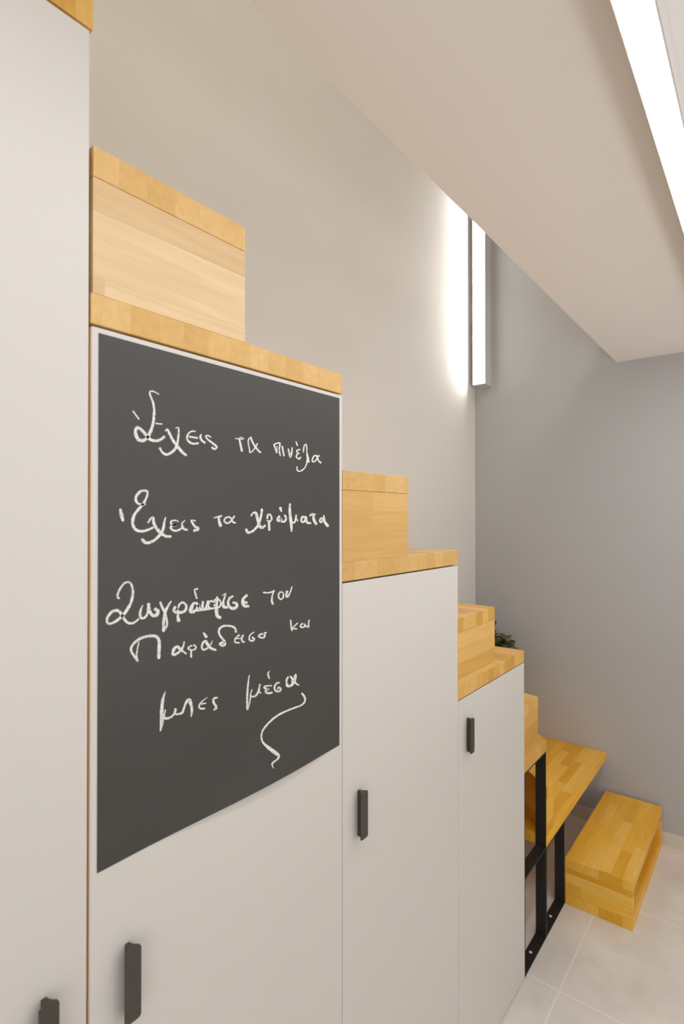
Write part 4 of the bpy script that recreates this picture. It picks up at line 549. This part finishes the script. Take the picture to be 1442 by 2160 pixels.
    '4752 13898 3 -2 -4 2 5 -4 -6 3 6 -4 -17 -11 13 -7 -24 -7 19 -11 -30 -3 27 -15 -34 -2 28 -15 -37 -1 34 -17 -45 2 45 -21 -50 3 47 -20 -54 1 52 -21 -52 -3 45 -17 -49 -7 48 -17 -52 -8 52 -17 -55 -8 53 -18 -56 -9 56 -18 -61 -9 61 -20 -54 -11 43 -15 -45 -14 43 -14 -45 -14 42 -15 -42 -14 36 -13 -37 -16 34 -12 -33 -15 27 -10 -27 -15 23 -9 -27 -14 28 -10 -27 -13 23 -9 -22 -15 18 -6 -17 2 15 -6 -12 2 8 -3|4671 13337 -10 5 15 -5 -18 11 21 -8 -21 12 30 8 -21 13 29 9 -18 11 30 9 -24 13 31 10 -23 11 28 14 -22 9 26 16 -21 9 27 14 -26 11 28 11 -23 10 26 7 -20 10 24 4 -19 10 24 3 -20 10 26 1 -24 12 28 -1 -25 13 26 -1 -20 10 22 0 -19 10 24 0 -22 11 22 -6 -19 9 15 -4 -10 5|4717 13580 12 -2 -16 -2 22 -3 -23 -2 26 -3 -26 -9 31 -5 -28 -9 29 -4 -28 -10 33 -1 -26 -12 27 4 -21 -16 25 12 -17 -23 21 22 -8 -31 10 29 4 -36 1 35 15 -39 -4 37 22 -35 -7 28 26 -34 -12 37 29 -32 -13 28 29 -26 -17 29 34 -26 -22 32 34 -22 -19 24 32 -16 -21 22 33 -14 -25 22 35 -13 -29 22 39 -12 -34 23 41 -13 -36 23 38 -11 -31 18 39 -9 -40 19 41 -8 -37 17 44 -9 -45 21 44 -12 -38 18 31 -7 -20 9|4901 13554 13 1 -16 -6 25 2 -25 -9 30 3 -28 -11 34 2 -28 -10 27 2 -22 -16 26 13 -10 -23 9 21 7 -29 1 28 17 -30 -4 25 22 -30 -6 29 22 -30 -7 28 21 -29 -8 28 24 -31 -12 33 29 -33 -20 34 34 -28 -27 30 38 -20 -34 25 41 -14 -37 21 42 -9 -38 21 43 -8 -36 20 41 -4 -34 18 42 -2 -36 19 39 -1 -29 17 41 -5 -36 23 42 -9 -31 22 46 -14 -43 31 50 -20 -37 31 48 -26 -39 37 51 -35 -41 48 48 -41 -31 44 34 -41 -15 44 6 -39 21 29 -30 -25 50 5 -53 -12 64 -6 -58 -9 58 -6 -57 -12 64 -4 -55 -15 57 -1 -47 -18 50 -2 -41 -18 44 -4 -42 -14 49 -7 -48 -10 52 -11 -48 -8 46 -11 -45 -6 44 -13 -43 -4 41 -14 -39 -2 33 -13 -33 -3 26 -11 -29 -4 25 -11 -28 -4 24 -11 -23 6 20 -9 -16 4 11 -5|5508 13615 3 -4 -6 5 6 -7 -9 7 7 -9 -28 3 8 -10 -30 5 10 -13 -32 7 13 -15 -33 8 15 -17 -34 9 18 -19 -35 8 19 -18 -36 8 24 -21 -36 10 26 -19 -34 9 27 -18 -32 7 28 -14 -32 2 32 -9 -32 -3 34 -3 -30 -11 35 6 -25 -20 29 15 -14 -27 19 21 -2 -32 9 27 10 -31 0 24 20 -31 -4 30 23 -33 -4 29 22 -32 -3 27 10 -26 -2 23 7 -19 -1 12|5387 13535 -3 9 8 -14 -5 18 11 -20 -6 21 26 -23 -6 22 26 -24 -6 21 26 -22 -5 19 25 -22 -5 22 10 -21 -4 19 8 -15 -3 10|5715 13560 1 -12 -7 18 2 -21 -9 24 2 -25 -15 27 2 -24 -16 31 3 -31 -19 33 9 -32 -25 32 19 -33 -31 27 24 -27 -35 21 29 -25 -39 16 36 -22 -39 9 35 -13 -34 -2 34 -6 -36 -10 45 -2 -40 -14 46 1 -39 -17 45 5 -35 -21 40 10 -29 -24 37 11 -30 -23 42 11 -38 -21 48 7 -38 -16 39 3 -37 -10 44 -1 -44 -3 48 -12 -49 13 47 -28 -46 25 33 -33 -38 28 23 -30 -33 25 19 -27 -33 26 25 -32 -30 28 21 -28 -22 19 11 -15',
    '6384 13765 9 -4 -14 2 18 -6 -20 3 21 -7 -29 -19 26 -9 -32 -18 27 -9 -32 -19 26 -8 -36 -19 37 -12 -42 -19 37 -12 -45 -19 43 -14 -44 -20 37 -12 -43 -21 42 -12 -48 -20 48 -14 -48 -20 43 -12 -44 -21 42 -12 -43 -21 41 -11 -41 -22 41 -10 -45 -22 51 -13 -47 -19 45 -11 -40 -17 37 -10 -43 -10 50 -13 -48 -5 48 -12 -47 -4 46 -12 -39 -6 34 -9 -31 2 29 -7 -22 1 15 -4|6352 13178 -12 6 19 -6 -23 12 27 -9 -27 14 40 7 -31 16 38 6 -24 13 35 9 -25 12 36 11 -28 12 34 14 -24 10 33 17 -29 11 35 15 -31 11 35 12 -31 10 33 6 -33 9 31 5 -29 6 28 4 -29 8 31 4 -28 11 33 5 -26 12 34 6 -25 12 35 7 -25 12 35 6 -27 13 27 -8 -23 11 19 -5 -12 6|6397 13412 7 8 -6 -15 15 15 -9 -21 17 17 -6 -26 19 19 -7 -28 19 19 -4 -30 14 25 5 -32 3 27 16 -30 -3 26 23 -30 -9 29 32 -34 -20 38 40 -33 -27 34 43 -25 -29 28 46 -18 -34 27 49 -15 -37 26 49 -11 -37 23 49 -9 -42 23 52 -5 -45 20 52 -3 -46 20 49 -1 -39 16 44 1 -39 15 42 1 -38 14 42 2 -38 14 43 2 -41 14 39 -7 -35 13 28 -5 -18 7|6590 13442 9 4 -10 -10 18 9 -15 -14 21 10 -11 -24 26 13 -12 -25 24 12 -12 -24 25 12 -11 -23 21 10 -14 -14 17 8 -10 -10 10 5|6877 13731 3 -2 -5 3 5 -4 -6 3 5 -4 -30 -3 14 -12 -40 3 27 -18 -43 -2 37 -11 -36 -19 43 -2 -25 -30 32 0 -22 -31 38 0 -32 -7 32 1 -23 -6 18 0|6926 13455 0 -10 -5 16 0 -19 -8 22 0 -22 -30 29 0 -21 -31 29 0 -22 -30 30 2 -24 -30 29 6 -26 -31 29 12 -29 -35 29 18 -31 -38 28 26 -30 -43 21 45 -21 -39 -1 37 7 -22 -22 27 17 -11 -30 23 21 -4 -31 14 24 8 -34 5 30 18 -36 2 30 12 -37 9 34 -21 -14 48 -15 -45 24 25 -39 -40 33 15 -29 -41 30 23 -34 -44 28 38 -31 -45 15 45 -15 -42 0 41 -4 -35 -12 39 7 -26 -22 29 18 -11 -30 17 26 4 -36 9 30 12 -39 5 35 17 -40 -2 34 24 -38 -9 36 31 -37 -13 36 33 -37 -14 37 33 -36 -12 33 21 -31 -11 28 15 -22 -5 15|7115 13468 3 -15 -12 22 5 -28 -15 33 5 -34 -20 34 4 -30 -20 36 5 -35 -25 34 14 -30 -35 28 28 -30 -44 20 33 -26 -46 13 33 -22 -50 10 43 -24 -50 8 42 -19 -46 3 42 -14 -46 -2 48 -11 -42 -7 40 -4 -33 -14 38 4 -26 -23 36 13 -17 -31 30 19 -7 -34 20 23 4 -37 9 32 18 -37 -6 32 30 -32 -13 30 38 -31 -23 34 43 -29 -36 32 47 -19 -42 21 47 -7 -45 14 41 3 -38 5 30 11 -31 -6 18 22 -25 -19 4 29 -14 -21 -6 32 -7 -28 -14 32 12 -30 -31 23 39 -22 -45 12 46 -16 -42 4 36 -11 -40 5 41 -15 -40 7 36 -12 -28 4 19 -6|7372 13529 15 -15 -28 19 28 -28 -39 27 34 -33 -54 28 38 -38 -55 29 34 -33 -52 22 36 -27 -51 13 44 -22 -56 4 56 -19 -52 -5 45 -11 -45 -12 49 -7 -44 -15 49 -2 -35 -18 39 4 -25 -24 36 11 -17 -28 27 16 -5 -31 14 26 13 -38 -3 38 30 -40 -16 38 39 -33 -23 31 50 -28 -45 36 54 -18 -40 22 51 -5 -45 19 57 -2 -58 20 58 1 -53 13 51 7 -51 8 50 13 -57 5 44 17 -47 -2 35 22 -42 -11 21 28 -27 -21 6 34 -19 -28 0 37 -17 -29 1 39 -20 -31 7 34 -18 -26 5 25 -10 -14|7264 13392 17 3 -20 -10 32 6 -30 -14 38 7 -32 -16 40 6 -31 -16 34 6 -21 -20 25 15 -6 -31 13 31 13 -37 1 31 28 -37 -6 32 37 -37 -14 36 43 -34 -21 33 49 -28 -30 33 54 -23 -33 31 54 -17 -32 25 55 -14 -44 29 61 -13 -51 27 61 -7 -52 22 57 -1 -48 18 55 1 -50 17 54 1 -50 15 54 4 -56 14 56 4 -54 14 51 5 -47 12 44 -4 -40 10 31 -2 -21 5|7515 13515 21 -8 -33 7 40 -16 -46 10 47 -18 -55 -2 46 -19 -54 -3 45 -15 -47 -12 46 -8 -38 -24 46 -2 -28 -31 38 2 -21 -34 41 11 -13 -34 28 19 1 -35 20 20 4 -37 23 23 -11 -27 19 20 -8 -20 11 11',
    '7694 13124 16 5 -19 -13 32 9 -28 -17 38 11 -26 -31 47 15 -26 -31 39 12 -28 -29 49 10 -39 -25 56 6 -45 -21 54 1 -44 -17 52 -2 -51 -11 62 -9 -57 -4 55 -14 -54 1 49 -18 -50 6 42 -20 -54 11 47 -28 -59 20 44 -34 -56 22 31 -29 -53 23 29 -32 -54 26 25 -33 -55 29 21 -33 -56 29 15 -28 -58 31 14 -32 -61 35 15 -33 -61 36 16 -36 -61 34 16 -31 -63 34 18 -35 -64 36 18 -36 -64 36 19 -37 -63 34 17 -32 -64 34 20 -38 -67 38 25 -42 -67 35 23 -36 -66 32 26 -38 -66 29 26 -34 -68 28 30 -38 -69 29 32 -38 -70 27 34 -39 -70 24 32 -34 -67 20 32 -33 -66 18 32 -31 -65 16 35 -33 -66 16 35 -32 -66 15 40 -33 -60 12 34 -25 -54 9 39 -27 -50 8 35 -22 -45 4 36 -20 -46 3 42 -20 -47 1 40 -17 -42 -2 40 -14 -37 -6 33 -9 -37 -9 45 -10 -42 -10 47 -9 -38 -13 40 -5 -30 -19 37 0 -24 -25 38 6 -20 -34 41 13 -16 -40 38 15 -14 -45 45 21 -16 -50 44 22 -20 -55 57 31 -20 -60 50 29 -16 -59 49 29 -23 -61 60 37 -28 -61 55 34 -25 -59 53 34 -29 -56 56 33 -34 -51 55 32 -35 -43 46 26 -36 -33 49 19 -44 -18 54 -1 -48 0 48 -17 -51 10 48 -26 -53 16 43 -29 -54 21 41 -34 -50 24 29 -31 -45 24 21 -27 -46 25 20 -29 -47 28 24 -33 -45 27 23 -28 -44 26 30 -34 -47 27 31 -31 -46 22 38 -28 -45 12 40 -17 -36 -4 35 -6 -22 -16 27 -1 -12 -20 20 -1 -8 -20 16 0 -13 -3 14 0 -10 -2 8 -1',
]
for kw, word in enumerate(CHALK):
    bm = bmesh.new()
    for ks, st in enumerate(word.split('|')):
        d = list(map(int, st.split()))
        for k in range(2, len(d)): d[k] += d[k - 2]
        P = [(d[k] * 1e-4, d[k + 1] * 1e-4) for k in range(0, len(d), 2)]
        x = XF + .0009 + .00002 * ks
        V = [bm.verts.new((x + lift(y, z), y, z)) for y, z in P]
        for k in range(0, len(V) - 2, 2):
            bm.faces.new((V[k], V[k + 1], V[k + 3], V[k + 2]))
    o = obj('chalk_flourish' if kw == len(CHALK) - 1 else 'chalk_word', bm, M['chalk'], cb)
cb.children[-1]['label'] = 'long curved chalk flourish under the last word'

# ------------------------------------------------------------------ plant behind the steps
def plant():
    rnd = random.Random(8)
    px, py, pz = -1.262, 2.985, Z[3]
    t = thing('potted_plant', 'leafy green plant peeking out behind the wooden steps in the corner', 'plant', (px, py, pz))
    bm = bmesh.new(); bm_lathe(bm, [(.045, 0), (.055, .03), (.064, .12), (.067, .135), (.060, .135), (.058, .118)], 28, 0, 0)
    bmesh.ops.translate(bm, verts=bm.verts, vec=(px, py, pz))
    obj('pot', bm, M['pot'], t, smooth=True)
    bm = bmesh.new(); bm_lathe(bm, [(.052, .105), (.056, .116), (.02, .120)], 20, 0, 0)
    bmesh.ops.translate(bm, verts=bm.verts, vec=(px, py, pz))
    obj('soil', bm, M['soil'], t)
    stems = bmesh.new(); leaves = bmesh.new()
    for k in range(64):
        a = 2.4 * k; reach = rnd.uniform(.04, .125); h = rnd.uniform(.27, .412)
        tip = Vector((px + reach * math.cos(a), py + reach * .85 * math.sin(a), pz + h))
        p0 = Vector((px + .02 * math.cos(a), py + .02 * math.sin(a), pz + .115))
        pm = (p0 + tip) / 2 + Vector((0, 0, .03))
        bm_tube(stems, [p0, pm, tip], [.0022, .0018, .0012], 6)
        for q in range(5):
            base = tip.lerp(pm, q * .2)
            d = Vector((math.cos(a + rnd.uniform(-1.6, 1.6)), math.sin(a + rnd.uniform(-1.6, 1.6)), rnd.uniform(-.45, .75))).normalized()
            ln = rnd.uniform(.050, .080); wd = ln * rnd.uniform(.48, .62)
            sd = d.cross(Vector((0, 0, 1))).normalized(); nn = sd.cross(d)
            lim = lambda v: Vector((max(XW + .004, min(-1.138, v.x)), min(YE - .004, v.y), v.z))
            rows = []
            for s in range(6):
                u = s / 5; ww = wd * .5 * math.sin(math.pi * min(1, u * .93 + .07)) ** .8
                c = base + d * ln * u + nn * (-.35 * ln * u * u)
                rows.append([leaves.verts.new(lim(c + sd * ww * e + nn * (.18 * ww * abs(e)))) for e in (-1, 0, 1)])
            for r1, r2 in zip(rows, rows[1:]):
                for e in (0, 1): leaves.faces.new((r1[e], r1[e + 1], r2[e + 1], r2[e]))
    obj('stems', stems, M['stem'], t, smooth=True)
    obj('foliage', leaves, M['leaf'], t, smooth=True)
plant()
